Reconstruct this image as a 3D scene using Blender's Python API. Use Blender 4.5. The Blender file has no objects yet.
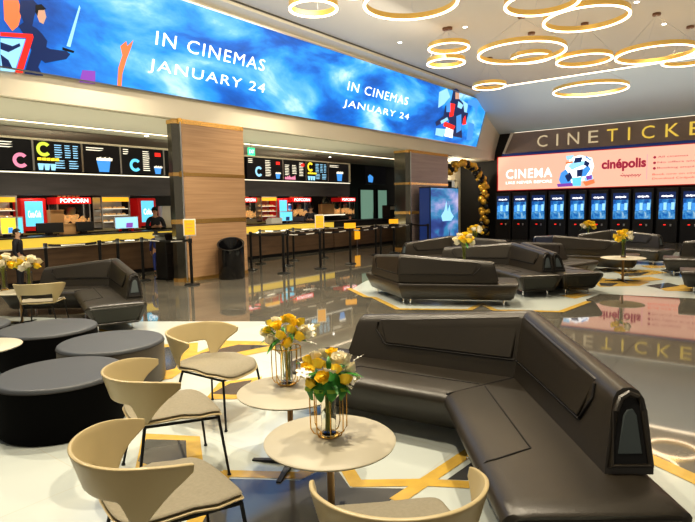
import bpy, bmesh, math, random
from mathutils import Vector, Matrix
PI = math.pi
sc = bpy.context.scene
COL = sc.collection
rnd = random.Random(7)

# ------------------------------------------------------------------ materials
def _n(nt, t, **kw):
    n = nt.nodes.new(t)
    for k, v in kw.items(): setattr(n, k, v)
    return n
def pbr(name, col, rough=.5, metal=0., emis=None, es=0., ior=1.5, coat=0., trans=0., alpha=1., bump=None, var=None):
    m = bpy.data.materials.new(name); m.use_nodes = True
    nt = m.node_tree; b = nt.nodes['Principled BSDF']
    b.inputs['Base Color'].default_value = (*col, 1)
    b.inputs['Roughness'].default_value = rough
    b.inputs['Metallic'].default_value = metal
    b.inputs['IOR'].default_value = ior
    b.inputs['Coat Weight'].default_value = coat
    b.inputs['Transmission Weight'].default_value = trans
    b.inputs['Alpha'].default_value = alpha
    if emis:
        b.inputs['Emission Color'].default_value = (*emis, 1)
        b.inputs['Emission Strength'].default_value = es
    if var or bump:
        tc = _n(nt, 'ShaderNodeTexCoord'); mp = _n(nt, 'ShaderNodeMapping')
        nt.links.new(tc.outputs['Object'], mp.inputs['Vector'])
        if var:   # (scale xyz, colour2, detail)
            no = _n(nt, 'ShaderNodeTexNoise'); mp.inputs['Scale'].default_value = var[0]
            no.inputs['Scale'].default_value = 1.; no.inputs['Detail'].default_value = 5
            nt.links.new(mp.outputs[0], no.inputs['Vector'])
            cr = _n(nt, 'ShaderNodeValToRGB'); cr.color_ramp.elements[0].position = .32; cr.color_ramp.elements[1].position = .68
            cr.color_ramp.elements[0].color = (*col, 1); cr.color_ramp.elements[1].color = (*var[1], 1)
            nt.links.new(no.outputs['Fac'], cr.inputs[0]); nt.links.new(cr.outputs[0], b.inputs['Base Color'])
        if bump:  # (scale, strength)
            nb = _n(nt, 'ShaderNodeTexNoise'); nb.inputs['Scale'].default_value = bump[0]; nb.inputs['Detail'].default_value = 3
            nt.links.new(tc.outputs['Object'], nb.inputs['Vector'])
            bu = _n(nt, 'ShaderNodeBump'); bu.inputs['Strength'].default_value = bump[1]; bu.inputs['Distance'].default_value = .01
            nt.links.new(nb.outputs['Fac'], bu.inputs['Height']); nt.links.new(bu.outputs[0], b.inputs['Normal'])
    return m
def glow(name, col, s=1.): return pbr(name, (col[0]*.3, col[1]*.3, col[2]*.3), .4, emis=col, es=s)

M = {}
M['ceil'] = pbr('ceiling_paint', (.60,.57,.51), .8)
M['soffit'] = pbr('soffit_paint', (.62,.60,.50), .75)
M['cream'] = pbr('cream_paint', (.80,.74,.60), .7)
M['slope'] = pbr('slope_paint', (.66,.78,.86), .8)
M['leather'] = pbr('dark_leather', (.021,.017,.012), .36, ior=1.6, bump=(160,.10), var=((1.5,1.5,1.5),(.030,.024,.016)))
M['seam'] = pbr('seam_thread', (.012,.010,.009), .7)
M['slate'] = pbr('slate_inset', (.075,.095,.10), .5)
M['olive'] = pbr('dark_olive_inset', (.018,.018,.012), .55)
M['ottoman'] = pbr('ottoman_top', (.060,.066,.075), .5)
M['ottoside'] = pbr('ottoman_side', (.003,.003,.003), .85, ior=1.2)
M['ottobrown'] = pbr('ottoman_brown_side', (.075,.06,.045), .45)
M['chrome'] = pbr('chrome', (.8,.8,.8), .12, 1.)
M['steel'] = pbr('steel', (.55,.55,.55), .3, 1.)
M['shell'] = pbr('beige_shell', (.50,.405,.225), .36)
M['pad'] = pbr('seat_pad', (.235,.21,.15), .75, bump=(300,.2), var=((60,60,60),(.27,.24,.175)))
M['blackmetal'] = pbr('black_metal', (.012,.012,.012), .35, .3)
M['black'] = pbr('black_plastic', (.010,.010,.011), .35)
M['glossblack'] = pbr('gloss_black', (.006,.006,.007), .12, ior=1.6)
M['matblack'] = pbr('matt_black', (.008,.008,.009), .7)
M['tabletop'] = pbr('table_top', (.47,.43,.33), .45)
M['tablepole'] = pbr('table_pole', (.35,.22,.10), .3, .8)
M['gold'] = pbr('gold_metal', (.80,.50,.14), .25, 1.)
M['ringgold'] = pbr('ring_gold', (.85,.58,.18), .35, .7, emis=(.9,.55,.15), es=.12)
M['bronze'] = pbr('bronze_mirror', (.70,.45,.18), .22, 1., emis=(.8,.42,.10), es=.10)  # slight glow in the metal stands in for reflections on the column bands
M['smoke'] = pbr('smoked_mirror', (.20,.19,.16), .15, .9)
M['glass'] = pbr('clear_glass', (.95,.97,.95), .02, trans=1., ior=1.3)
M['stem'] = pbr('stem_green', (.26,.30,.05), .5)
M['leaf'] = pbr('leaf_green', (.02,.16,.03), .4, var=((6,6,30),(.05,.30,.03)))
M['leafstripe'] = pbr('leaf_lime', (.25,.42,.04), .4)
M['yrose'] = pbr('yellow_petal', (.90,.66,.05), .55)
M['wrose'] = pbr('white_petal', (.86,.80,.62), .55)
M['worchid'] = pbr('orchid_white', (.90,.88,.80), .5)
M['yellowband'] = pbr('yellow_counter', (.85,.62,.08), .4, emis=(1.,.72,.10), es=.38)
M['whitetop'] = pbr('white_worktop', (.7,.68,.62), .3)
M['led_warm'] = glow('warm_strip', (1.,.80,.55), 4.)
M['ringlight'] = glow('ring_diffuser', (1.,.72,.45), 6.)
M['downlight'] = glow('downlight_glow', (1.,.95,.85), 8.)
M['white_e'] = glow('white_lettering', (1.,1.,1.), 1.6)
M['cream_e'] = glow('cream_lettering', (1.,.92,.72), 1.1)
M['gold_e'] = glow('gold_lettering', (.88,.62,.10), .7)
M['pink_e'] = glow('pink_screen', (.93,.50,.36), .95)
M['maroon_e'] = glow('maroon_lettering', (.40,.02,.06), .8)
M['sand_e'] = glow('sand_lettering', (.72,.58,.36), .65)
M['red_e'] = glow('red_glow', (1.,.03,.02), 1.2)
M['cyan_e'] = glow('cyan_screen', (.15,.60,.85), 1.1)
M['blue_e'] = glow('blue_art', (.08,.35,.85), .9)
M['sky_e'] = glow('sky_art', (.35,.70,.95), 1.)
M['navy_e'] = glow('navy_art', (.015,.04,.16), .6)
M['black_e'] = glow('screen_black', (.004,.004,.008), .3)
M['magenta_e'] = glow('pink_art', (.9,.30,.45), .9)
M['purple_e'] = glow('purple_art', (.28,.08,.5), .8)
M['lime_e'] = glow('lime_art', (.65,.80,.08), 1.)
M['yellow_e'] = glow('yellow_art', (1.,.75,.05), 1.1)
M['orange_e'] = glow('orange_sign', (1.,.50,.03), 1.)
M['skin_e'] = glow('skin_art', (.75,.42,.28), .8)
M['fire_e'] = glow('fire_art', (.95,.22,.08), 1.)
M['green_e'] = glow('exit_green', (.05,.85,.35), 1.2)
M['popcorn'] = pbr('popcorn', (.85,.55,.22), .7, emis=(1.,.6,.25), es=.35)
M['red'] = pbr('red_plastic', (.65,.02,.02), .35, emis=(1,.02,.02), es=.15)
M['paleglass'] = pbr('pale_green_door', (.30,.45,.36), .3, emis=(.45,.8,.6), es=.28)
M['khaki'] = pbr('khaki_frame', (.36,.30,.13), .4)
M['creamwall'] = pbr('cream_wall', (.72,.66,.52), .7)
M['paper'] = pbr('card_board', (.62,.36,.16), .7)
M['balloongold'] = pbr('gold_balloon', (.80,.50,.08), .22, .6)
M['balloonblack'] = pbr('black_balloon', (.012,.012,.012), .2)
M['skin'] = pbr('skin', (.45,.26,.17), .55)
M['hair'] = pbr('hair', (.012,.009,.008), .5)
M['darkcloth'] = pbr('dark_cloth', (.014,.015,.022), .8)
M['bluecloth'] = pbr('blue_cloth', (.03,.05,.22), .8)
M['brownwood_trim'] = pbr('brown_canopy', (.20,.10,.05), .5)

def floor_mat():
    m = bpy.data.materials.new('polished_grey_tile'); m.use_nodes = True; nt = m.node_tree; b = nt.nodes['Principled BSDF']
    tc = _n(nt, 'ShaderNodeTexCoord')
    br = _n(nt, 'ShaderNodeTexBrick'); br.offset = 0.; br.inputs['Scale'].default_value = 1.
    br.inputs['Brick Width'].default_value = 1.2; br.inputs['Row Height'].default_value = 1.2; br.inputs['Mortar Size'].default_value = .004
    br.inputs['Color1'].default_value = (.135,.127,.108,1); br.inputs['Color2'].default_value = (.118,.112,.096,1); br.inputs['Mortar'].default_value = (.06,.055,.048,1)
    nt.links.new(tc.outputs['Object'], br.inputs['Vector'])
    no = _n(nt, 'ShaderNodeTexNoise'); no.inputs['Scale'].default_value = .8; no.inputs['Detail'].default_value = 9; no.inputs['Distortion'].default_value = 1.2
    nt.links.new(tc.outputs['Object'], no.inputs['Vector'])
    cr = _n(nt, 'ShaderNodeValToRGB'); cr.color_ramp.elements[0].position = .35; cr.color_ramp.elements[1].position = .75
    cr.color_ramp.elements[0].color = (.8,.8,.8,1); cr.color_ramp.elements[1].color = (1.25,1.2,1.1,1)
    nt.links.new(no.outputs['Fac'], cr.inputs[0])
    mx = _n(nt, 'ShaderNodeMix', data_type='RGBA', blend_type='MULTIPLY'); mx.inputs['Factor'].default_value = 1.
    nt.links.new(br.outputs['Color'], mx.inputs['A']); nt.links.new(cr.outputs[0], mx.inputs['B'])
    nt.links.new(mx.outputs['Result'], b.inputs['Base Color'])
    b.inputs['Roughness'].default_value = .035; b.inputs['IOR'].default_value = 2.6
    return m
M['floor'] = floor_mat()
def marble():
    m = bpy.data.materials.new('white_marble_inlay'); m.use_nodes = True; nt = m.node_tree; b = nt.nodes['Principled BSDF']
    tc = _n(nt, 'ShaderNodeTexCoord')
    br = _n(nt, 'ShaderNodeTexBrick'); br.offset = 0.; br.inputs['Scale'].default_value = 1.
    br.inputs['Brick Width'].default_value = .8; br.inputs['Row Height'].default_value = .8; br.inputs['Mortar Size'].default_value = .002
    br.inputs['Color1'].default_value = (.53,.57,.54,1); br.inputs['Color2'].default_value = (.50,.54,.51,1); br.inputs['Mortar'].default_value = (.5,.48,.4,1)
    nt.links.new(tc.outputs['Object'], br.inputs['Vector']); nt.links.new(br.outputs['Color'], b.inputs['Base Color'])
    b.inputs['Roughness'].default_value = .10; b.inputs['IOR'].default_value = 1.5
    return m
M['marble'] = marble()
M['goldtile'] = pbr('gold_tile', (.62,.41,.09), .12, var=((9,9,9),(.50,.33,.08)))
M['goldtile'].node_tree.nodes['Principled BSDF'].inputs['Roughness'].default_value = .14
M['darktile'] = pbr('dark_tile', (.07,.07,.07), .08, ior=1.7)
def wood(name, c1, c2, rough=.45, sc_=(.5,.5,14)):
    m = pbr(name, c1, rough, var=(sc_, c2)); return m
M['wood'] = wood('column_wood', (.44,.28,.16), (.33,.20,.11), .4, (.8,.8,26))
M['woodgrey'] = wood('grey_wood', (.44,.36,.34), (.36,.29,.27), .4, (.6,.6,16))
M['wooddark'] = wood('counter_wood', (.15,.095,.055), (.095,.058,.034), .5, (1,1,10))
M['fascia'] = wood('fascia_wood', (.055,.05,.055), (.035,.032,.036), .5, (1,1,8))
M['signwood'] = wood('sign_board_brown', (.34,.25,.19), (.27,.20,.15), .5, (6,1,1))

def led_sky(name='led_sky', scale=.55, es=1.25):
    m = bpy.data.materials.new(name); m.use_nodes = True; nt = m.node_tree; b = nt.nodes['Principled BSDF']
    tc = _n(nt, 'ShaderNodeTexCoord'); mp = _n(nt, 'ShaderNodeMapping'); mp.inputs['Scale'].default_value = (.42, 1.0, 1); mp.inputs['Rotation'].default_value = (0,0,.5)
    nt.links.new(tc.outputs['Object'], mp.inputs['Vector'])
    no = _n(nt, 'ShaderNodeTexNoise'); no.inputs['Scale'].default_value = scale*1.6; no.inputs['Detail'].default_value = 7; no.inputs['Distortion'].default_value = .35; no.inputs['Roughness'].default_value = .55
    nt.links.new(mp.outputs[0], no.inputs['Vector'])
    cr = _n(nt, 'ShaderNodeValToRGB'); e = cr.color_ramp.elements
    e[0].position = .30; e[0].color = (.003,.05,.25,1); e[1].position = .66; e[1].color = (.55,.80,.97,1)
    for p, c in ((.42,(.004,.13,.52,1)), (.50,(.02,.29,.75,1)), (.58,(.14,.46,.85,1))):
        x = e.new(p); x.color = c
    nt.links.new(no.outputs['Fac'], cr.inputs[0]); nt.links.new(cr.outputs[0], b.inputs['Emission Color'])
    b.inputs['Emission Strength'].default_value = es; b.inputs['Base Color'].default_value = (.01,.02,.05,1); b.inputs['Roughness'].default_value = .5
    return m
M['ledsky'] = led_sky()
M['poster'] = led_sky('poster_glow', .9, .8)
for _e,_c in zip(M['poster'].node_tree.nodes['Color Ramp'].color_ramp.elements, ((.02,.03,.16),(.05,.10,.35),(.05,.30,.55),(.35,.40,.75),(.70,.62,.85))): _e.color = (*_c,1)

# ------------------------------------------------------------------ mesh helpers
def link(o, parent=None):
    COL.objects.link(o)
    if parent is not None: o.parent = parent
    return o
def obj(name, bm, mat, parent=None, smooth=35, bevel=0, seg=2, recalc=True):
    if recalc: bmesh.ops.recalc_face_normals(bm, faces=bm.faces[:])
    me = bpy.data.meshes.new(name); bm.to_mesh(me); bm.free()
    for mm in (mat if isinstance(mat, (list, tuple)) else [mat]): me.materials.append(mm)
    if smooth:
        me.polygons.foreach_set('use_smooth', [True]*len(me.polygons))
        me.set_sharp_from_angle(angle=math.radians(smooth))
    o = bpy.data.objects.new(name, me); link(o, parent)
    if bevel:
        b = o.modifiers.new('bevel', 'BEVEL'); b.width = bevel; b.segments = seg; b.limit_method = 'ANGLE'; b.angle_limit = math.radians(28); b.harden_normals = False
    return o
def thing(name, label, cat, loc=(0,0,0), rotz=0, group=None, rot=None):
    o = bpy.data.objects.new(name, None); link(o); o.empty_display_size = .1
    o.location = loc; o.rotation_euler = rot if rot else (0,0,rotz)
    o['label'] = label; o['category'] = cat
    if group: o['group'] = group
    return o
def tag(o, label, cat, group=None):
    o['label'] = label; o['category'] = cat
    if group: o['group'] = group
    return o
def struct(name, bm, mat, **kw):
    o = obj(name, bm, mat, **kw); o['kind'] = 'structure'; return o
def B(): return bmesh.new()
def box(bm, c, s, rz=0, rot=None, mi=0):
    mat = Matrix.Translation(c) @ (rot.to_4x4() if rot is not None else Matrix.Rotation(rz, 4, 'Z')) @ Matrix.Diagonal((*s, 1))
    r = bmesh.ops.create_cube(bm, size=1, matrix=mat)
    if mi:
        fs = set(f for v in r['verts'] for f in v.link_faces)
        for f in fs: f.material_index = mi
    return bm
def bx(x0, x1, y0, y1, z0, z1, bm=None):
    bm = bm or B(); return box(bm, ((x0+x1)/2, (y0+y1)/2, (z0+z1)/2), (abs(x1-x0), abs(y1-y0), abs(z1-z0)))
def tube(bm, pts, r, n=8, closed=False, r2=None):
    pts = [Vector(p) for p in pts]; rings = []; N = len(pts)
    for i, p in enumerate(pts):
        if closed: d = (pts[(i+1)%N]-pts[i-1]).normalized()
        else: d = (pts[min(i+1,N-1)]-pts[max(i-1,0)]).normalized()
        up = Vector((0,0,1)) if abs(d.z) < .9 else Vector((1,0,0))
        a = d.cross(up).normalized(); b = d.cross(a)
        rr = r if r2 is None else r+(r2-r)*i/(N-1)
        rings.append([bm.verts.new(p+a*rr*math.cos(2*PI*k/n)+b*rr*math.sin(2*PI*k/n)) for k in range(n)])
    for i in range(N if closed else N-1):
        A, C = rings[i], rings[(i+1)%N]
        for k in range(n): bm.faces.new((A[k], A[(k+1)%n], C[(k+1)%n], C[k]))
    if not closed: bm.faces.new(rings[0]); bm.faces.new(rings[-1][::-1])
    return bm
def lathe(bm, prof, n=32, c=(0,0,0), ang0=0., close=True):
    rings = []
    for r, z in prof:
        if r < 1e-5: rings.append([bm.verts.new((c[0], c[1], c[2]+z))])
        else: rings.append([bm.verts.new((c[0]+r*math.cos(ang0+2*PI*k/n), c[1]+r*math.sin(ang0+2*PI*k/n), c[2]+z)) for k in range(n)])
    for A, C in zip(rings, rings[1:]):
        for k in range(n):
            k2 = (k+1) % n
            if len(A) == 1 and len(C) == 1: continue
            if len(A) == 1: bm.faces.new((A[0], C[k], C[k2]))
            elif len(C) == 1: bm.faces.new((A[k], A[k2], C[0]))
            else: bm.faces.new((A[k], A[k2], C[k2], C[k]))
    return bm
def prism(bm, poly, z0, z1, tf=None):
    tf = tf or (lambda x, y, z: (x, y, z))
    a = [bm.verts.new(tf(x, y, z0)) for x, y in poly]; b = [bm.verts.new(tf(x, y, z1)) for x, y in poly]
    n = len(poly)
    bm.faces.new(a[::-1]); bm.faces.new(b)
    for i in range(n): bm.faces.new((a[i], a[(i+1)%n], b[(i+1)%n], b[i]))
    return bm
def loft(bm, loops, cap=True):
    R = [[bm.verts.new(p) for p in L] for L in loops]; n = len(R[0])
    for A, C in zip(R, R[1:]):
        for k in range(n): bm.faces.new((A[k], A[(k+1)%n], C[(k+1)%n], C[k]))
    if cap: bm.faces.new(R[0][::-1]); bm.faces.new(R[-1])
    return bm
def sphere(bm, c, r, u=12, v=8, s=(1,1,1)):
    bmesh.ops.create_uvsphere(bm, u_segments=u, v_segments=v, radius=r, matrix=Matrix.Translation(c) @ Matrix.Diagonal((*s,1)))
    return bm
FONT = None
def text(name, s, mat, parent, loc, rot, w=None, h=None, depth=.004, bold=0., space=1.):
    cu = bpy.data.curves.new(name, 'FONT'); cu.body = s; cu.size = 1; cu.offset = bold; cu.space_character = space; cu.resolution_u = 3
    to = bpy.data.objects.new(name, cu); COL.objects.link(to)
    bpy.context.view_layer.update()
    dg = bpy.context.evaluated_depsgraph_get()
    me = bpy.data.meshes.new_from_object(to.evaluated_get(dg))
    bpy.data.objects.remove(to); bpy.data.curves.remove(cu)
    xs = [v.co.x for v in me.vertices]; ys = [v.co.y for v in me.vertices]
    if not xs: return None
    x0, x1, y0, y1 = min(xs), max(xs), min(ys), max(ys)
    sx = (w/(x1-x0)) if w else None; sy = (h/(y1-y0)) if h else None
    sx = sx or sy; sy = sy or sx
    for v in me.vertices: v.co = ((v.co.x-x0)*sx, (v.co.y-y0)*sy, 0)
    bm = bmesh.new(); bm.from_mesh(me)
    me2 = bpy.data.meshes.new(name); bm.to_mesh(me2); bm.free()
    bpy.data.meshes.remove(me)
    me2.materials.append(mat)
    o = bpy.data.objects.new(name, me2); link(o, parent); o.location = loc; o.rotation_euler = rot
    return o
ROT_Y = (PI/2, 0, 0)         # faces -y, reads along +x
ROT_X = (PI/2, 0, -PI/2)     # faces -x, reads along -y
def poly_y(bm, pts, y):      # flat polygon(s) on a plane y = const, pts (x,z)
    bm.faces.new([bm.verts.new((x, y, z)) for x, z in pts]); return bm
def dup(root, loc, rotz=0, label=None, group=None, scale=None):
    r = root.copy(); COL.objects.link(r); r.location = loc; r.rotation_euler = (0,0,rotz)
    if scale: r.scale = scale
    if label: r['label'] = label
    if group: r['group'] = group
    for ch in list(root.children):
        c = ch.copy(); COL.objects.link(c); c.parent = r
        for g in list(ch.children):
            d = g.copy(); COL.objects.link(d); d.parent = c
    return r
bpy.context.view_layer.update()

# ------------------------------------------------------------------ camera
CM = Matrix(((0.6077753861,0.0895668990,-0.7890417293),(-0.7938929808,0.0453580867,-0.6063634051),(-0.0185206667,0.9949474431,0.0986740611)))
cam = bpy.data.cameras.new('camera'); co = bpy.data.objects.new('camera', cam); COL.objects.link(co)
co.matrix_world = Matrix.Translation((0,0,1.62)) @ CM.to_4x4()
cam.sensor_width = 36.; cam.lens = 555./695.*36.; cam.clip_start = .05; cam.clip_end = 200
sc.camera = co

# ------------------------------------------------------------------ setting
bm = B(); bmesh.ops.create_grid(bm, x_segments=1, y_segments=1, size=.5, matrix=Matrix.Translation((11,3,0)) @ Matrix.Diagonal((36,34,1,1)))
struct('floor', bm, M['floor'], recalc=False)
def inlay(name, polys, mat, z):
    bm = B()
    for i, p in enumerate(polys): bm.faces.new([bm.verts.new((x, y, z+i*.00008)) for x, y in p])
    for f in bm.faces:
        f.normal_update()
        if f.normal.z < 0: f.normal_flip()
    o = struct(name, bm, mat, recalc=False); return o
W1 = [(2.203, 12.965), (3.487, 9.588), (4.467, 7.268), (5.461, 5.703), (4.455, 4.535), (3.862, 3.574), (4.132, 2.399), (3.942, 1.144), (3.749, 0.542), (3.412, -0.013), (1.993, 0.12), (1.282, 0.752), (0.274, 2.896), (0.243, 6.798)]
W2 = [(8.582, 6.497), (7.99, 5.737), (8.019, 5.583), (7.306, 4.63), (7.846, 3.678), (8.43, 3.74), (8.015, 3.328), (8.412, 2.461), (9.441, 2.354), (10.531, 2.699), (11.069, 3.859), (11.776, 5.253), (11.621, 6.728), (9.662, 6.932)]
W3 = [(9.629, 2.417), (10.331, 2.363), (10.578, 1.135), (10.753, 0.113), (17.594, 0.23), (20.094, 2.02), (19.122, 3.247), (17.285, 3.98), (15.387, 4.553), (13.528, 4.972), (11.219, 3.312)]
inlay('trim_1', [W1, W2, W3], M['marble'], .002)
def band(pts, w, closed=False):
    out = []; n = len(pts); P = [Vector(p) for p in pts]
    for i in range(n if closed else n-1):
        a, b = P[i], P[(i+1) % n]; d = (b-a).normalized(); q = Vector((-d.y, d.x))*w/2; e = d*w*.29
        out.append([tuple(v) for v in (a-q-e, b-q+e, b+q+e, a+q-e)])
    return out
GB = []
GB += band([(8.594, 6.58), (7.945, 5.705), (7.974, 5.552), (7.256, 4.599), (7.79, 3.644), (8.37, 3.714), (7.954, 3.302), (8.349, 2.442), (9.421, 2.333)], .10)
GB += band([(2.11, 2.598), (2.358, 2.205), (2.52, 2.2), (2.618, 2.062), (2.476, 1.871), (2.716, 1.554), (3.247, 1.512)], .085)
GB += band([(2.468, 1.576), (2.716, 1.554), (2.927, 1.177)], .085)
GB += band([(2.11, 2.598), (1.688, 2.328), (1.199, 1.994)], .085)
GB += band([(3.802, 0.55), (3.643, 0.269), (3.318, -0.093)], .12)
GB += [[(1.816, 3.104), (2.165, 3.566), (2.371, 3.178), (2.134, 2.841), (1.922, 2.692)],
       [(2.883, 3.772), (3.253, 4.037), (3.609, 3.835), (3.143, 3.436)],
       [(3.693, 5.061), (4.37, 5.276), (4.673, 4.72), (4.403, 4.451), (3.873, 4.573)],
       [(3.787, 5.805), (4.12, 5.476), (3.585, 4.797), (3.076, 4.512), (2.962, 4.571)],
       [(11.942, 2.929), (12.411, 2.729), (12.358, 1.902), (11.684, 1.965), (11.186, 2.562)],
       [(13.89, 2.973), (14.512, 2.243), (14.087, 1.819), (12.978, 2.38)],
       [(13.189, 3.853), (13.882, 3.411), (13.211, 3.033), (12.381, 3.447)],
       [(11.681, 1.712), (12.467, 1.148), (11.418, 0.972), (11.246, 1.488)], [(15.896, 3.557), (16.37, 3.211), (16.038, 2.716), (15.296, 3.09)], [(15.297, 2.588), (15.752, 2.216), (15.403, 1.909), (14.834, 2.294)],
       [(12.432, 3.357), (12.813, 3.022), (12.411, 2.729), (11.884, 3.031)], [(12.706, 2.367), (13.173, 2.031), (12.804, 1.719), (12.265, 2.065)], [(17.316, 2.563), (17.846, 2.147), (17.414, 1.743), (16.748, 2.172)], [(15.151, 5.015), (15.674, 4.585), (14.955, 4.271), (14.246, 4.587)],
       [(9.768, 2.88), (10.253, 2.711), (10.151, 2.451), (9.587, 2.581)]]
GB += band([(3.288, 9.059), (3.687, 8.047), (3.845, 6.987)], .1)
inlay('trim_2', GB, M['goldtile'], .004)
inlay('trim_5', [[(2.079, 2.534), (2.312, 2.163), (2.477, 2.147), (2.541, 2.057), (2.419, 1.872), (2.593, 1.608), (2.384, 1.606), (1.811, 1.152), (1.074, 1.801), (1.689, 2.296)], [(2.826, 1.461), (3.143, 1.436), (2.913, 1.318)]], M['darktile'], .003)
DK = [
      [(1.889, 3.188), (2.117, 3.453), (2.271, 3.204), (2.074, 2.927), (1.926, 2.815)],
      [(3.003, 3.842), (3.291, 3.928), (3.479, 3.835), (3.133, 3.601)],
      [(3.803, 5.046), (4.324, 4.987), (4.513, 4.614), (4.25, 4.683), (3.972, 4.753)],
      [(3.722, 5.648), (3.932, 5.456), (3.295, 4.773), (3.157, 4.795)],
      [(11.731, 2.707), (11.842, 2.371), (11.339, 2.402), (11.324, 2.585)],
      [(13.415, 2.664), (14.103, 2.178), (13.251, 2.235), (12.986, 2.538)],
      [(10.995, 3.151), (11.503, 2.82), (10.696, 2.654), (10.415, 2.894)], [(14.176, 3.302), (14.807, 3.035), (14.016, 2.742), (13.439, 3.001)], [(11.738, 1.872), (12.372, 1.591), (12.042, 1.349), (11.459, 1.597)],
      [(15.42, 3.918), (15.85, 3.646), (15.141, 3.386), (14.751, 3.627)], [(14.615, 2.052), (15.299, 1.646), (14.709, 1.463), (14.087, 1.819)]]
inlay('trim_3', DK, M['darktile'], .006)

# upper ceiling, slope towards the ticket wall, bulkhead, lower ceiling
struct('ceiling', bx(-3, 20.7, -9, 9.4, 6.0, 6.12), M['ceil'])
bm = prism(B(), [(20.7,6.0),(24.55,4.72),(24.55,4.84),(20.7,6.12)], -9, 10.6, lambda x, y, z: (x, z, y))
struct('ceiling_slope', bm, M['slope'])
bm = prism(B(), [(10.32,3.57),(10.27,3.95),(9.72,5.90),(9.35,5.93),(9.30,6.10),(17,6.10),(17,3.57)], -3, 24.62, lambda a, b, c: (c, a, b))
struct('ceiling_bulkhead', bm, M['cream'], smooth=0)
struct('ceiling_soffit', bx(-3, 24.6, 10.45, 16.4, 3.55, 3.568), M['soffit'])
o = tag(obj('shadow_gap', bx(-3, 24.4, 9.27, 9.30, 5.97, 6.0), M['smoke']), 'thin dark shadow gap running between ceiling and banner surround', 'ceiling gap'); o['kind'] = 'structure'  # solid dark strip stands in for the shade of the gap
struct('wall_back', bx(-3, 25, 15.6, 15.8, 0, 3.57), M['matblack'])
struct('wall_right', bx(24.62, 24.8, -9, 12, 0, 6.0), M['matblack'])
# cream wall with a doorway behind the balloon arch
bm = B(); bx(19.9, 20.6, 12.0, 12.15, 0, 3.56, bm); bx(20.6, 24.62, 12.0, 12.15, 2.72, 3.56, bm); bx(24.3, 24.62, 12.0, 12.15, 0, 2.72, bm)
struct('wall_doorway', bm, M['creamwall'])
d1 = obj('door_1', bx(20.6, 22.4, 12.08, 12.10, 0, 2.7), M['smoke']); d1['kind'] = 'structure'
bm = B(); bx(22.4, 22.75, 11.9, 12.1, 0, 2.72, bm); bx(20.6, 22.4, 11.95, 12.1, 2.55, 2.72, bm); bx(20.55, 20.68, 11.95, 12.1, 0, 2.72, bm)
obj('door_frame', bm, M['khaki'], d1)
d2 = obj('door_2', bx(22.75, 24.3, 12.3, 12.34, 0, 2.7), M['matblack']); d2['kind'] = 'structure'

def strip_light(name, x0, x1, y0, y1, z, label):
    t = thing(name, label, 'light', ((x0+x1)/2, (y0+y1)/2, z))
    hx, hy = (x1-x0)/2, (y1-y0)/2
    obj('housing', bx(-hx-.02, hx+.02, -hy-.02, hy+.02, -.008, .006), M['whitetop'], t)
    obj('diffuser', bx(-hx, hx, -hy, hy, -.016, -.008), M['led_warm'], t)
strip_light('linear_light', 1.0, 9.0, 12.66, 12.72, 3.54, 'long warm light line in the lower ceiling left of the wooden column')
strip_light('linear_light', 11.55, 19.9, 12.66, 12.72, 3.54, 'long warm light line in the lower ceiling between the two columns')
strip_light('linear_light', 20.50, 20.66, -8, 8.35, 5.99, 'long warm cove light line across the upper ceiling above the ticket sign')
for px_, (x, y) in enumerate([(13.26,8.26),(13.21,6.32),(16.29,2.40),(16.46,6.19),(14.12,2.63),(9.6,7.4),(8.2,3.0),(5.2,4.4)]):
    o = obj('downlight', lathe(B(), [(0,-.006),(.05,-.006),(.05,.0)], 16), M['downlight']); o.location = (x, y, 5.998)
    tag(o, 'tiny white recessed downlight in the pale upper ceiling', 'light', 'recessed downlights in the upper ceiling')
for x, y in [(5.2,14.2),(8.6,13.2),(17.2,14.0)]:
    o = obj('downlight', lathe(B(), [(0,-.006),(.05,-.006),(.05,.0)], 16), M['downlight']); o.location = (x, y, 3.549)
    tag(o, 'small recessed downlight in the low ceiling over the snack counter', 'light', 'downlights over the snack counter')
t = thing('exit_sign', 'small glowing green exit sign hanging beside the wooden column', 'sign', (11.55,12.4,3.28), 0)
obj('sign_panel', bx(-.13,.13,-.02,.02,-.11,.11), M['green_e'], t); obj('hanger', bx(-.01,.01,-.01,.01,.11,.27), M['steel'], t)
text('lettering', 'EXIT', M['white_e'], t, (-.10,-.024,-.05), ROT_Y, w=.2, h=.1)

# ------------------------------------------------------------------ columns
def column(name, x0, x1, y0, y1, mat, label):
    t = thing(name, label, 'column', ((x0+x1)/2, (y0+y1)/2, 0)); w, d = (x1-x0)/2, (y1-y0)/2
    ch = .15
    poly = [(-w+ch,-d),(w,-d),(w,d),(-w,d),(-w,-d+ch*.9)]
    for z0, z1 in ((.08,1.29),(1.39,2.34),(2.42,3.47)):
        obj('wood_panel', prism(B(), [(-w+ch,-d),(w,-d),(w,d),(-w+ch,d)], z0, z1), mat, t)
        obj('mirror_edge', prism(B(), [(-w+ch-.004,-d+.004),(-w+ch-.004,d-.02),(-w,d-.02),(-w,-d+ch*.9)], z0, z1), M['smoke'], t)
    for z0, z1 in ((0,.08),(1.29,1.39),(2.34,2.42),(3.47,3.57)):
        q = .006
        obj('metal_band', prism(B(), [(-w+ch,-d-q),(w+q,-d-q),(w+q,d),(-w-q,d),(-w-q,-d+ch*.9)], z0, z1), M['bronze'], t)
    for z in (.04, 1.34, 2.38, 3.52):
        obj('corner_bracket', bx(-w+ch-.07, -w+ch+.03, -d-.012, -d+.03, z-.06, z+.06), M['gold'], t)
    obj('corner_rail', tube(B(), [(-w+ch-.02,-d-.01,.02),(-w+ch-.02,-d-.01,3.5)], .018, 8), M['steel'], t)
    return t
column('wood_column', 7.42, 9.36, 10.32, 10.62, M['wood'], 'wide wood-clad column with bronze bands and black bin at its foot')
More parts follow.
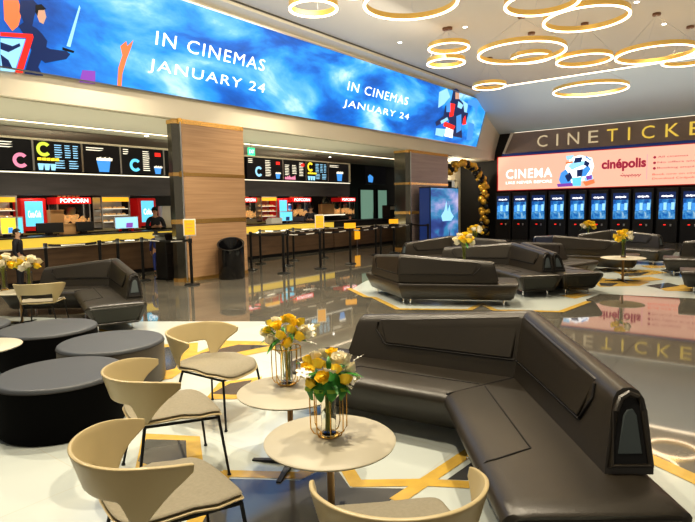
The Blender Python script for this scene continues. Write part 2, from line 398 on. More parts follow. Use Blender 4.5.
column('wood_column', 17.1, 20.1, 10.34, 10.95, M['woodgrey'], 'grey wood-clad column standing behind the tall digital poster')

# ------------------------------------------------------------------ LED banner
def flat(bm, polys, z):
    for p in polys: bm.faces.new([bm.verts.new((x, y, z)) for x, y in p])
    return bm
TH = math.radians(90+15.95)
t = thing('led_banner', 'long tilted blue video banner reading IN CINEMAS JANUARY 24', 'video screen', (0,10.2,4.0), rot=(TH,0,0))
obj('screen', box(B(), (10.2,.955,-.04), (24.4,1.87,.06)), M['ledsky'], t)
bm = B(); box(bm, (10.2,1.90,-.03), (24.5,.03,.10)); box(bm, (10.2,.005,-.03), (24.5,.03,.10)); box(bm, (22.42,.955,-.03), (.03,1.9,.10))
obj('frame', bm, M['steel'], t)
R0 = (0,0,0)
text('lettering', 'IN CINEMAS', M['white_e'], t, (6.78,.93,.01), R0, w=2.98, h=.26, space=1.15)
text('lettering', 'JANUARY 24', M['white_e'], t, (6.68,.37,.01), R0, w=3.20, h=.28, space=1.15)
text('lettering', 'IN CINEMAS', M['white_e'], t, (13.05,.98,.01), R0, w=3.30, h=.25, space=1.15)
text('lettering', 'JANUARY 24', M['white_e'], t, (13.0,.47,.01), R0, w=3.62, h=.25, space=1.15)
def art(polys, z, mat, name='artwork'):
    for p in polys:
        bm = flat(B(), [p], z); bmesh.ops.triangulate(bm, faces=bm.faces[:]); obj(name, bm, mat, t, smooth=0)
art([[(4.254, 0.691), (4.357, 0.793), (4.437, 0.749), (4.534, 0.724), (4.635, 0.65), (4.722, 0.555), (4.711, 0.454), (4.779, 0.435), (4.914, 0.446), (5.053, 0.457), (5.126, 0.42), (5.062, 0.322), (4.875, 0.253), (4.71, 0.189), (4.641, 0.226), (4.598, 0.102), (4.688, -0.033), (4.379, -0.046), (4.432, 0.187), (4.472, 0.357), (4.319, 0.612)]], .012, M['navy_e'])
art([[(4.547, 1.09), (4.493, 0.904), (4.469, 0.741), (4.344, 0.743), (4.26, 0.909), (4.267, 1.095), (4.465, 1.147)]], .011, M['navy_e'])
art([[(4.017, 1.029), (4.237, 1.087), (4.305, 0.92), (4.254, 0.691), (4.167, 0.593), (4.042, 0.733)]], .010, M['fire_e'])
art([[(4.549, 1.044), (4.645, 1.052), (4.684, 0.935), (4.642, 0.813), (4.576, 0.829), (4.523, 0.943)]], .014, M['skin_e'])
art([[(4.5, 1.078), (4.593, 1.118), (4.677, 1.061), (4.63, 1.033), (4.551, 1.013), (4.54, 0.916), (4.505, 0.97)]], .016, M['black_e'])
art([[(3.99, 0.538), (4.475, 0.615), (4.494, 0.571), (4.347, -0.041), (4.238, -0.044), (4.385, 0.531), (3.992, 0.477)]], .018, M['red_e'])
art([[(3.993, 0.446), (4.37, 0.512), (4.223, -0.046), (4.01, -0.059)]], .017, M['sky_e'])
art([[(3.995, 0.385), (4.176, 0.36), (4.28, 0.429), (4.298, 0.385), (4.119, 0.254), (3.999, 0.277)], [(4.002, 0.199), (4.124, 0.128), (4.189, 0.012), (4.039, -0.015)]], .020, M['navy_e'])
art([[(5.224, 1.265), (5.246, 1.221), (5.117, 0.538), (5.047, 0.54)]], .014, M['sky_e'])
art([[(4.979, 0.509), (5.192, 0.485), (5.177, 0.448), (4.983, 0.46)]], .016, M['black_e'])
art([[(5.361, 0.186), (5.604, 0.211), (5.623, -0.021), (5.322, -0.033)]], .010, M['purple_e'])
art([[(6.061, 0.01), (6.048, 0.344), (6.106, 0.594), (6.049, 0.747), (6.161, 0.861), (6.19, 0.776), (6.302, 0.91), (6.274, 0.775), (6.243, 0.677), (6.196, 0.52), (6.141, 0.249), (6.146, -0.014)]], .012, M['fire_e'])
art([[(19.214, 1.905), (19.403, 2.006), (19.69, 1.939), (19.845, 1.665), (20.245, 1.568), (20.513, 1.256), (20.87, 1.26), (20.895, 0.908), (20.515, 0.789), (20.9, 0.27), (19.523, 0.268), (19.469, 0.831), (18.602, 0.517), (18.46, 0.648), (18.94, 0.92), (18.908, 1.282), (19.247, 1.545)]], .012, M['navy_e'])
art([[(19.227, 1.433), (19.629, 1.449), (19.704, 1.008), (19.412, 0.937)], [(19.106, 0.754), (20.062, 0.665), (19.981, 0.502), (19.122, 0.569)], [(20.576, 0.991), (20.659, 1.157), (20.938, 0.833), (20.62, 0.761)]], .015, M['red_e'])
art([[(18.236, 1.688), (18.736, 1.904), (19.117, 1.637), (18.799, 1.34), (18.435, 1.149)], [(18.637, 0.447), (19.408, 0.485), (19.328, 0.174), (18.688, 0.193)], [(20.104, 1.662), (20.678, 1.587), (20.765, 1.13), (20.225, 1.298)]], .008, M['sky_e'])
art([[(18.928, 1.393), (19.19, 1.501), (19.395, 1.122), (19.091, 1.085)], [(19.942, 1.035), (20.307, 1.154), (20.642, 0.566), (20.287, 0.414)], [(21.067, 0.927), (21.643, 0.907), (21.838, 0.267), (21.295, 0.222)]], .016, M['blue_e'])
art([[(18.807, 0.722), (19.259, 0.92), (19.392, 0.822), (18.935, 0.625)], [(19.805, 1.584), (20.286, 1.497), (20.204, 1.334), (19.844, 1.364)]], .017, M['sky_e'])
art([[(19.402, 1.86), (19.729, 1.871), (19.845, 1.665), (19.533, 1.622)]], .016, M['skin_e'])
art([[(19.37, 0.557), (19.981, 0.502), (20.062, 0.199), (19.386, 0.218)]], .014, M['white_e'])
art([[(20.594, 1.729), (21.58, 1.943), (22.151, 1.82), (21.586, 1.626), (21.661, 1.193), (21.256, 1.544), (20.594, 1.576)]], .012, M['blue_e'])

# ------------------------------------------------------------------ ring lights
def ring_light(x, y, z, D, label, tilt=0):
    t = thing('ring_light', label, 'ceiling light', (x, y, z)); R = D/2*.955
    n = 64
    obj('band', lathe(B(), [(R-.04,0),(R,0),(R,.10),(R-.04,.10),(R-.04,0)], n), M['ringgold'], t, smooth=50)
    obj('diffuser', lathe(B(), [(R-.044,0),(R+.004,0),(R+.004,-.02),(R-.044,-.02),(R-.044,0)], n), M['ringlight'], t, smooth=50)
    obj('canopy', lathe(B(), [(0,6.0-z),(.09,6.0-z),(.09,5.95-z),(0,5.95-z)], 20), M['brownwood_trim'], t)
    for k in range(3):
        a = 2*PI*k/3+.5
        obj('wire', tube(B(), [(0,0,5.95-z),((R-.02)*math.cos(a),(R-.02)*math.sin(a),.10)], .004, 5), M['steel'], t)
RL = [(10.33,3.46,5.15,1.36,'gold ring light cut by the top edge, above the widest right-hand rings'),
 (11.75,3.08,5.15,1.66,'large gold ring light hanging nearest the top right of the ceiling'),
 (13.32,4.93,5.15,2.12,'very large gold ring light with a small ring glowing inside its outline'),
 (14.76,5.20,5.35,1.08,'small gold ring light seen within the very large ring'),
 (14.88,3.92,5.11,1.38,'medium gold ring light just right of the very large ring'),
 (15.26,2.41,5.06,1.82,'large gold ring light hanging from two slanting wires at right'),
 (16.93,1.90,5.15,1.30,'gold ring light cut by the right edge, below the large right ring'),
 (19.13,4.83,5.15,2.35,'lowest wide gold ring light, hanging in front of the blue sloping ceiling'),
 (16.39,7.04,5.15,1.05,'smallest distant gold ring light beside the end of the blue banner'),
 (7.88,6.72,5.15,.92,'single gold ring light at upper left above the blue banner'),
 (8.81,5.26,5.15,1.75,'big near gold ring light cut by the top edge at centre'),
 (12.97,6.65,5.5,1.08,'upper of two close gold ring lights near the banner'),
 (12.96,6.72,5.15,1.0,'lower of two close gold ring lights near the banner'),
 (7.73,5.68,5.15,.66,'gold ring light almost out of view at the top edge')]
for a in RL: ring_light(*a)

# ------------------------------------------------------------------ snack bar: menu fascia
t = thing('menu_fascia', 'dark wooden fascia panel hanging under the menu screens', 'wall panel', (0,13.5,2.0))
obj('fascia_panel', bx(-2.5, 17.8, 0, .25, 0, .53), M['fascia'], t)
obj('light_trim', bx(-2.5, 17.8, -.03, .0, .50, .53), M['cream_e'], t)
o = obj('menu_rail', bx(-2.5, 17.8, 13.46, 13.55, 3.255, 3.30), M['creamwall']); tag(o, 'pale metal rail running along the top of the menu screens', 'rail')
o = obj('menu_rail', bx(17.76, 17.82, 13.46, 13.55, 2.565, 3.25), M['creamwall']); tag(o, 'short upright pale trim closing the right end of the menu screens', 'rail')
struct('wall_menu', bx(-2.5, 17.8, 13.76, 13.85, 2.5, 3.26), M['matblack'])
def arc_c(bm, cx, cz, r, w, y):        # a fat letter C
    n = 14; prev = None
    for i in range(n+1):
        a = math.radians(40+280*i/n); p = (bm.verts.new((cx+math.cos(a)*r, y, cz+math.sin(a)*r)), bm.verts.new((cx+math.cos(a)*(r-w), y, cz+math.sin(a)*(r-w))))
        if prev: bm.faces.new((prev[0], p[0], p[1], prev[1]))
        prev = p
MB = [(3.88,5.83,'C','magenta_e','with a pink letter C and a yellow popcorn heap at far left'),
      (-1.0,3.83,'L','cyan_e','off the far left end of the snack counter'),
      (5.88,6.97,'P','lime_e','with a big lime letter C and blue drink cups'),
      (7.02,7.98,'B','sky_e','with a blue popcorn bucket drawing left of the column'),
      (8.02,9.27,'U','cyan_e','with a cyan letter C and blue cup close beside the column'),
      (12.36,13.99,'U','sky_e','with a pale blue letter C and cup right of the column'),
      (14.04,15.18,'M','magenta_e','with small food pictures in the middle of the right screens'),
      (15.23,16.43,'P','yellow_e','with a bright yellow letter C second from the right end'),
      (16.48,17.72,'B','sky_e','with a blue bucket picture at the right end of the row')]
for x0, x1, kind, mc, lb in MB:
    w = x1-x0
    t = thing('menu_screen', 'black menu board '+lb, 'menu board', (x0, 13.5, 2.56))
    obj('screen', bx(0, w, 0, .06, .01, .68), M['black_e'], t); obj('bezel', bx(w, w+.045, -.01, .06, 0, .69), M['steel'], t)
    bm = B(); r2 = random.Random(int(x0*10))
    def rows(bm0, xa, xb, za, zb, dz=.055, hh=.022):
        z = zb; bm = B()
        while z > za:
            l = xb-xa; poly_y(bm, [(xa,z),(xa+l*r2.uniform(.55,.95),z),(xa+l*.9,z+hh),(xa,z+hh)], -.004); z -= dz
        obj('menu_text', bm, M['cream_e'] if kind != 'P' else M['sky_e'], t, smooth=0)
    if kind in 'CPU':
        cx = {'C':w-.25,'P':.22,'U':w*.32}[kind]; cz = {'C':.22,'P':.50,'U':.24}[kind]
        bc = B(); arc_c(bc, cx, cz, .17, .08, -.005); obj('letter_c', bc, M[mc], t, smooth=0)
    if kind == 'C': rows(bm, .15, .75, .30, .62); rows(bm, 1.2, 1.6, .48, .6); rows(bm,.8,1.15,.3,.6)
    if kind == 'P': rows(bm, w*.42, w*.60, .30, .60); rows(bm, w*.64, w*.78, .3, .6); rows(bm, w*.82, w*.95, .30, .60); rows(bm, w*.42, w*.66, .06, .24); rows(bm, w*.72, w*.95, .06, .24)
    if kind == 'U': rows(bm, w*.5, w*.68, .10, .60); rows(bm, .06, w*.18, .5, .62)
    if kind == 'B': rows(bm, .08, w*.6, .50, .60)
    if kind == 'M': rows(bm, w*.06, w*.28, .15, .5); rows(bm, w*.38, w*.6, .2, .5); rows(bm, w*.7, w*.92, .15, .6)
    if kind == 'L': rows(bm, .2, 1., .1, .6); rows(bm, 1.4, 2.4, .1, .6)
    bm.free(); bb = B()
    if kind in 'BU':
        cx = w*.55 if kind == 'B' else w*.86; s = 1. if kind == 'B' else .62
        poly_y(bb, [(cx-.14*s,.03),(cx+.12*s,.03),(cx+.18*s,.30*s+.03),(cx-.2*s,.30*s+.03)], -.006); obj('bucket_picture', bb, M['blue_e'], t, smooth=0)
        b3 = B()
        for k in range(7): 
            a = cx-.2*s+.06*s*k; poly_y(b3, [(a,.31*s),(a+.06*s,.31*s),(a+.07*s,.38*s+.03*(k%2)),(a+.01,.38*s)], -.008)
        obj('popcorn_picture', b3, M['cream_e'], t, smooth=0)
    if kind in 'CM':
        b3 = B()
        for k in range(6): a = .05+k*.09; poly_y(b3, [(a,.02),(a+.1,.02),(a+.08,.10+.04*(k%3)),(a+.01,.11)], -.006)
        obj('popcorn_picture', b3, M['yellow_e'] if kind == 'C' else M['magenta_e'], t, smooth=0)
    if kind == 'P':
        b3 = B()
        for k in range(5): a = .06+k*.1; poly_y(b3, [(a,.24),(a+.09,.24),(a+.09,.31),(a,.30)], -.006)
        obj('price_flash', b3, M['yellow_e'], t, smooth=0)
        b4 = B()
        for k in range(3): a = .08+k*.14; poly_y(b4, [(a,.02),(a+.09,.02),(a+.12,.17),(a-.02,.17)], -.006)
        obj('cup_picture', b4, M['sky_e'], t, smooth=0)
    if kind in 'UM':
        b3 = B(); poly_y(b3, [(w*.86-.08,.50),(w*.86+.1,.50),(w*.86+.1,.60),(w*.86-.08,.60)], -.006); obj('price_flash', b3, M['red_e'], t, smooth=0)

# ------------------------------------------------------------------ snack counters
def counter(x0, x1, label, yellow=True):
    t = thing('snack_counter', label, 'counter', ((x0+x1)/2, 12.9, 0)); w = (x1-x0)/2
    obj('plinth', bx(-w, w, .10, .7, 0, .10), M['matblack'], t)
    obj('wood_front', bx(-w, w, .03, .7, .10, .80), M['wooddark'], t)
    obj('lower_trim', bx(-w, w, -.02, .05, .80, .835), M['creamwall'], t)
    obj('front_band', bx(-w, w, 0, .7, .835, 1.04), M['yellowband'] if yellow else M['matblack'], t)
    obj('worktop', bx(-w-.0, w+.0, -.03, .75, 1.04, 1.07), M['black'], t, bevel=.006)
counter(-2.0, 9.9, 'snack counter with yellow band left of the wooden column, red frames above')
counter(9.92, 16.0, 'snack counter with yellow band between the two columns behind the barriers')
counter(16.05, 21.2, 'unlit dark snack counter at the right end by the pale doors', False)
t = thing('back_counter', 'long dark counter against the wall behind the snack bar machines', 'counter', (7.5,14.9,0))
obj('cabinet', bx(-9.5, 9.4, -.3, .65, 0, 1.06), M['matblack'], t); obj('worktop', bx(-9.5, 9.4, -.33, .66, 1.06, 1.10), M['steel'], t)
BY, BZ = 14.62, 1.10
def popcorn_machine(px0, px1, label, txt=True):
    x0, x1 = px0, px1; w = x1-x0
    t = thing('popcorn_machine', label, 'popcorn machine', ((x0+x1)/2, BY+.15, BZ)); h = w/2
    obj('base', bx(-h, h, -.25, .25, 0, .14), M['steel'], t, bevel=.01)
    bm = B()
    for sx in (-1,1):
        for sy in (-1,1): box(bm, (sx*(h-.02), sy*.23, .42), (.03,.03,.56))
    obj('frame', bm, M['steel'], t)
    obj('glass_case', bx(-h+.01, h-.01, -.24, .24, .14, .70), M['glass'], t)
    bm = B(); r3 = random.Random(3)
    for k in range(90): 
        a = r3.uniform(-h+.08, h-.08); zz = .18+.26*max(0,1-(a/h)**2)*r3.random()
        sphere(bm, (a, r3.uniform(-.18,.18), zz), .045, 6, 4)
    o = obj('popcorn_heap', bm, M['popcorn'], t); o['kind'] = 'stuff'
    obj('kettle', lathe(B(), [(0,.42),(.10,.42),(.13,.56),(.10,.62),(0,.62)], 16), M['steel'], t)
    obj('header_sign', bx(-h-.02, h+.02, -.28, .26, .70, .88), M['red'], t, bevel=.01)
    obj('header_glow', bx(-h, h, -.284, -.28, .715, .865), M['red_e'], t)
    obj('lettering', B(), M['white_e'], t) if False else text('lettering', 'POPCORN', M['white_e'], t, (-h+.07,-.288,.735), ROT_Y, w=w-.14, h=.11, bold=.03)
    bm = B()
    for k in range(5): lathe(bm, [(0,.88),(.045,.88),(.06,1.02),(0,1.02)], 10, c=(-h+.2+k*(w-.4)/4, 0, 0))
    obj('cup_stack', bm, M['paper'], t)
    return t
popcorn_machine(6.788, 7.663, 'red topped popcorn machine with large glass case at the left counter')
popcorn_machine(13.028, 13.682, 'popcorn machine half hidden just right of the wooden column')
popcorn_machine(15.539, 16.576, 'popcorn machine behind the dark figure with the cap')
popcorn_machine(18.503, 19.494, 'popcorn machine at the right end beside the pale doors')
def hot_cabinet(x0, x1, label):
    w = x1-x0; h = w/2
    t = thing('display_cabinet', label, 'food cabinet', ((x0+x1)/2, BY+.15, BZ))
    bm = B()
    for sx in (-1,1):
        for sy in (-1,1): box(bm, (sx*(h-.02), sy*.22, .45), (.035,.035,.9))
    box(bm, (0,0,.02), (w,.5,.04)); box(bm, (0,0,.9), (w,.5,.04)); box(bm, (0,.23,.45), (w,.01,.86))
    obj('frame', bm, M['steel'], t)
    obj('light_header', bx(-h+.04, h-.04, -.245, -.235, .76, .88), M['orange_e'], t)
    r3 = random.Random(int(x0*7))
    for z in (.18,.36,.54):
        s = obj('shelf', bx(-h+.03, h-.03, -.2, .2, z, z+.015), M['steel'], t)
        bm = B()
        for k in range(6): sphere(bm, (-h+.1+k*(w-.2)/5, r3.uniform(-.1,0), z+.05), .05, 8, 5, (1.2,1,.7))
        obj('snack_food', bm, M['popcorn'], s)
        obj('shelf_light', bx(-h+.05, h-.05, -.2, -.19, z+.015, z+.03), M['cream_e'], s)
hot_cabinet(5.232, 5.856, 'steel heated snack cabinet at the far left edge behind red cups')
hot_cabinet(7.969, 8.828, 'steel heated snack cabinet with lit shelves near the standing man')
hot_cabinet(13.924, 14.732, 'steel heated snack cabinet right of the wooden column')
def drink_sign(x0, x1, label, word=None):
    w = x1-x0; h = w/2
    t = thing('drink_dispenser', label, 'drinks machine', ((x0+x1)/2, BY+.15, BZ))
    obj('case', bx(-h, h, -.2, .25, 0, .86), M['red'], t, bevel=.04, seg=3)
    obj('screen', bx(-h+.10, h-.10, -.215, -.20, .16, .78), M['cyan_e'], t, bevel=.004)
    obj('drip_tray', bx(-h+.08, h-.08, -.3, -.18, .0, .05), M['black'], t)
    if word: text('lettering', word, M['white_e'], t, (-h+.16,-.222,.38), ROT_Y, w=w-.32, h=.17, bold=.02)
drink_sign(5.934, 6.554, 'red framed drinks machine with cyan screen reading Coca-Cola', 'Coca-Cola')
drink_sign(9.095, 9.7, 'red framed drinks machine with cyan screen behind the standing man', 'Coke')
drink_sign(14.784, 15.373, 'small red drinks machine above the blue till screen right of the column')
def till(x0, x1, z0, z1, mat, label, y=13.25, deco=None):
    w = x1-x0; h = w/2
    t = thing('till_screen', label, 'till', ((x0+x1)/2, y, 1.07))
    obj('stand', bx(-.06, .06, 0, .12, 0, z0-1.05), M['black'], t); obj('foot', bx(-.12, .12, -.06, .16, 0, .02), M['black'], t)
    obj('bezel', bx(-h, h, -.04, .02, z0-1.07, z1-1.07), M['steel'] if mat != 'matblack' else M['black'], t, bevel=.01)
    obj('display', bx(-h+.025, h-.025, -.046, -.04, z0-1.05, z1-1.095), M[mat], t)
    if deco: 
        bm = B(); poly_y(bm, [(-h*.1,.10),(h*.45,.10),(h*.5,.22),(-h*.05,.22)], -.05); obj('screen_picture', bm, M[deco], t, smooth=0)
till(*(4.941, 5.28), 1.14, 1.52, 'yellow_e', 'till screen showing yellow picture at the left edge of the counter', deco='blue_e')
till(*(5.286, 5.423), 1.14, 1.52, 'cyan_e', 'narrow cyan till screen beside the yellow one')
till(*(5.697, 6.299), 1.13, 1.36, 'matblack', 'wide black till seen from behind left of the popcorn machine')
till(*(6.605, 7.023), 1.13, 1.36, 'matblack', 'black till seen from behind under the popcorn machine')
till(*(7.57, 8.238), 1.14, 1.46, 'sky_e', 'pale blue till screen with purple mark near the standing man', deco='purple_e')
till(*(13.486, 14.124), 1.14, 1.48, 'cyan_e', 'blue till screen right of the wooden column', deco='navy_e')
def cup(x, y, z, label, mat='red', grp=None):
    o = obj('paper_cup', lathe(B(), [(0,0),(.035,0),(.05,.16),(.055,.165),(.052,.17),(0,.17)], 14), M[mat]); o.location = (x, y, z); tag(o, label, 'cup', grp)
for i, p in enumerate([(5.18, 1.407), (5.385, 1.4), (7.883, 1.263), (8.081, 1.255), (8.224, 1.25)]):
    cup(p[0], 13.5, 1.07, 'red paper cup standing on the left snack counter', 'red', 'red paper cups on the left snack counter')
for i, p in enumerate([(13.174, 1.134), (13.408, 1.126), (14.1, 1.346)]):
    cup(p[0], 13.5, 1.07, 'white paper cup on the snack counter right of the column', 'whitetop', 'white paper cups right of the column')
def card_box(x, y, z, w, h, label, mat='paper'):
    t = thing('carton', label, 'box', (x, y, z))
    obj('body', bx(-w/2, w/2, -.1, .1, 0, h), M[mat], t, bevel=.006); obj('flap', bx(-w/2, w/2, -.14, -.1, h-.02, h), M[mat], t)
card_box(6.722, 14.5, 1.10, .34, .56, 'brown carton between the red drinks machine and the popcorn machine')
card_box(6.54, 13.45, 1.07, .40, .26, 'brown carton standing in front of the popcorn machine')
card_box(9.914, 14.5, 1.10, .3, .62, 'white and red carton beside the column near the standing man', 'whitetop')
card_box(17.766, 14.7, 1.30, .8, .42, 'lit brown carton on the shelf near the right popcorn machine')
card_box(13.347, 13.3, 1.07, .5, .2, 'white carton on the counter left of the blue till screen', 'whitetop')
t = thing('wall_shelf', 'pale lit shelf behind the snack counter left of the last popcorn machine', 'shelf', (17.865,14.7,1.26))
obj('board', bx(-1.1,.9,-.2,.3,0,.04), M['whitetop'], t); obj('shelf_light', bx(-1.1,.9,-.21,-.2,-.02,.02), M['cream_e'], t)
t = thing('pendant_lamp', 'small dark dome lamp hanging over the right snack counter', 'lamp', (17.077,14.2,1.75))
obj('lamp_shade', lathe(B(), [(0,.28),(.06,.26),(.2,.08),(.22,0),(.2,0),(.05,.2),(0,.22)], 20), M['smoke'], t); obj('cord', tube(B(), [(0,0,.27),(0,0,.8)], .01, 6), M['black'], t)
# pale doors beyond the counter
def pale_door(n, x0, x1):
    d = obj('door_%d' % n, bx(x0, x1, 15.0, 15.05, 0, 2.34), M['paleglass']); d['kind'] = 'structure'
    bm = B(); bx(x0-.06, x0, 14.97, 15.06, 0, 2.4, bm); bx(x1, x1+.06, 14.97, 15.06, 0, 2.4, bm); bx(x0-.06, x1+.06, 14.97, 15.06, 2.34, 2.4, bm)
    obj('door_frame', bm, M['matblack'], d); obj('door_handle', tube(B(), [(x1-.1,14.95,.9),(x1-.1,14.95,1.3)], .015, 6), M['steel'], d)
pale_door(3, 20.55, 21.6); pale_door(4, 21.95, 22.75)
struct('wall_dark_bay', bx(22.8, 24.6, 14.2, 14.3, 0, 3.55), M['matblack'])
t = thing('menu_screen', 'dim small menu screen with green picture near the second column', 'menu board', (18.9,13.5,2.5))
obj('screen', bx(0,1.5,0,.05,0,.75), M['black_e'], t); bm = B(); poly_y(bm, [(.2,.1),(.5,.08),(.56,.3),(.46,.36),(.3,.42),(.16,.33)], -.006); obj('screen_picture', bm, M['blue_e'], t, smooth=0)
t = thing('coffee_machine', 'dark coffee machine with orange light at the right end of the counter', 'coffee machine', (20.89,13.3,1.07))
obj('body', bx(-.5,.5,0,.4,0,.55), M['black'], t, bevel=.02); obj('front_light', bx(.05,.4,-.01,0,.08,.42), M['orange_e'], t); obj('cup_rail', bx(-.45,.0,-.01,.0,.35,.5), M['whitetop'], t)

# ------------------------------------------------------------------ queue barriers
SIGN = glow('sign_orange_card', (1.,.45,.02), .9)
def stanchion_proto():
    t = thing('queue_post', 'x', 'barrier post', (0,0,0))
    obj('base', lathe(B(), [(0,0),(.16,0),(.165,.012),(.14,.03),(.04,.045),(0,.045)], 24), M['blackmetal'], t)
    obj('pole', lathe(B(), [(.032,.03),(.032,.93)], 14), M['blackmetal'], t)
    obj('belt_head', lathe(B(), [(0,.90),(.043,.90),(.043,.985),(.03,1.0),(0,1.0)], 16), M['black'], t)
    return t
SP = [(5.05,11.4,'queue post nearest the child in the dark suit'),
      (6.05,11.2,'queue post in front of the left counter under the brown carton'),
      (6.60,11.45,'queue post under the black till at left'),
      (7.16,11.4,'queue post behind the left sofa end, near the standing man'),
      (7.30,9.81,'queue post with an orange card standing at the wooden column'),
      (9.91,10.78,'first queue post to the right of the black bin'),
      (11.11,11.69,'second queue post to the right of the bin, further back'),
      (9.77,9.48,'queue post nearest the camera in the middle group'),
      (11.09,10.60,'queue post just behind the nearest middle one'),
      (12.33,11.53,'queue post deep in the middle group near the drinks machine'),
      (10.96,9.31,'queue post carrying a tall orange card in the middle'),
      (13.38,11.21,'queue post directly behind the tall orange card'),
      (12.32,9.36,'thick looking queue post below the wide yellow card'),
      (14.97,10.32,'queue post in front of the pale green doors, left one'),
      (14.18,9.59,'queue post in front of the pale green doors, right one'),
      (15.87,10.20,'queue post by the small lit card on the counter front'),
      (16.6,9.95,'queue post immediately left of the second column'),
      (15.9,8.9,'last queue post, before the digital poster')]
pp = None; posts = []
for x, y, lb in SP:
    if pp is None: pp = stanchion_proto(); pp.location = (x, y, 0); pp['label'] = lb; pp['group'] = 'black queue posts along the snack bar'; posts.append(pp)
    else: posts.append(dup(pp, (x, y, 0), 0, lb, 'black queue posts along the snack bar'))
pp['label'] = SP[0][2]
def belt(i, j, z=.955):
    a, b = Vector(SP[i][:2]), Vector(SP[j][:2]); d = (b-a).normalized(); a = a+d*.05; b = b-d*.05; n = 8
    bm = B(); prev = None
    for k in range(n+1):
        s = k/n; p = a.lerp(b, s); zz = z-.05*4*s*(1-s)*min(1,(b-a).length/2)
        v = (bm.verts.new((p.x, p.y, zz-.024)), bm.verts.new((p.x, p.y, zz+.024)))
        if prev: bm.faces.new((prev[0], v[0], v[1], prev[1]))
        prev = v
    t = obj('barrier_belt', bm, M['black'], smooth=0, recalc=False)
    tag(t, 'black printed belt stretched between two queue posts', 'barrier belt', 'belts between the queue posts')
    # white printed dashes are a part
    q = Vector((d.y, -d.x)); q = q if q.y < 0 else -q
    bm = B(); L = (b-a).length; m = max(1, int(L/.5))
    for k in range(m):
        s0 = (k+.25)/m; s1 = (k+.75)/m; V = []
        for s, dz in ((s0,-.012),(s1,-.012),(s1,.012),(s0,.012)):
            p = a.lerp(b, s)+q*.003; V.append(bm.verts.new((p.x, p.y, z-.05*4*s*(1-s)*min(1,L/2)+dz)))
        bm.faces.new(V)
    obj('belt_print', bm, M['whitetop'], t, smooth=0, recalc=False)
for i, j in [(0,1),(1,2),(2,3),(3,4),(5,6),(5,7),(7,8),(6,9),(8,11),(7,10),(10,12),(9,11),(12,14),(11,13),(13,15),(14,16),(16,17),(15,16)]: belt(i, j)
def post_card(i, w, h, label):
    x, y, _ = SP[i]; t = thing('sign_card', label, 'sign', (x, y, 1.0), math.radians(-30))
    obj('holder', bx(-.015,.015,-.01,.01,0,.06), M['steel'], t); obj('card', bx(-w/2,w/2,-.008,.008,.05,.05+h), M['whitetop'], t, bevel=.01)
    obj('card_face', bx(-w/2+.025,w/2-.025,-.012,-.008,.075,.025+h), SIGN, t)
    bm = B()
    for k in range(3): box(bm, (0,-.014,.05+h*(.3+.2*k)), (w*.5,.002,.014))
    obj('card_print', bm, M['paper'], t)
post_card(4, .26, .36, 'upright orange card in a white holder on the post by the wooden column')
post_card(10, .26, .36, 'upright orange card on the middle queue post')
t = thing('sign_card', 'wide yellow card above the thick looking queue post', 'sign', (12.32,9.36,1.0), math.radians(-30))
obj('card', bx(-.17,.17,-.01,.01,.0,.15), SIGN, t); obj('holder', bx(-.015,.015,-.008,.008,0,.03), M['steel'], t)
t = thing('sign_card', 'wide yellow card on the post in front of the coffee machine', 'sign', (15.87,10.2,1.0), math.radians(-30))
obj('card', bx(-.17,.17,-.01,.01,.0,.15), SIGN, t); obj('holder', bx(-.015,.015,-.008,.008,0,.03), M['steel'], t)
t = thing('sign_card', 'small lit yellow card low on the dark counter front', 'sign', (17.4,12.86,.32))
obj('card', bx(-.16,.16,-.01,.02,0,.42), SIGN, t); obj('holder', bx(-.02,.02,0,.03,-.3,0), M['steel'], t)

# bin and podium
t = thing('litter_bin', 'glossy black cylindrical bin with slanted opening against the column', 'bin', (8.50,9.92,0))
n = 40; bm = B(); R = .30
rings = []
for z in (0., .03, .9):
    rings.append([bm.verts.new(((R-(.02 if z == 0 else 0))*math.cos(2*PI*k/n), (R-(.02 if z == 0 else 0))*math.sin(2*PI*k/n), z if z < .5 else .80-.13*math.cos(2*PI*k/n-PI*.25+PI))) for k in range(n)])
inner = [bm.verts.new((v.co.x*.9, v.co.y*.9, v.co.z-.01)) for v in rings[-1]]; low = [bm.verts.new((v.co.x*.85, v.co.y*.85, .5)) for v in rings[-1]]
rings += [inner, low]
for A, C in zip(rings, rings[1:]):
    for k in range(n): bm.faces.new((A[k], A[(k+1)%n], C[(k+1)%n], C[k]))
bm.faces.new(low[::-1]); bm.faces.new(rings[0])
obj('body', bm, M['glossblack'], t, recalc=True)
obj('rim', tube(B(), [(R*math.cos(2*PI*k/n), R*math.sin(2*PI*k/n), .80-.13*math.cos(2*PI*k/n-PI*.25+PI)) for k in range(n)], .014, 8, True), M['blackmetal'], t)
t = thing('black_podium', 'tall black podium standing left of the wooden column', 'podium', (7.62,11.1,0))
obj('body', bx(-.18,.18,-.2,.2,.04,1.02), M['black'], t, bevel=.01); obj('top', bx(-.22,.22,-.24,.24,1.02,1.08), M['black'], t, bevel=.01); obj('foot', bx(-.2,.2,-.22,.22,0,.04), M['blackmetal'], t)
for z in (.3,.6): obj('shelf', bx(-.16,.16,-.215,-.2,z,z+.02), M['blackmetal'], t)

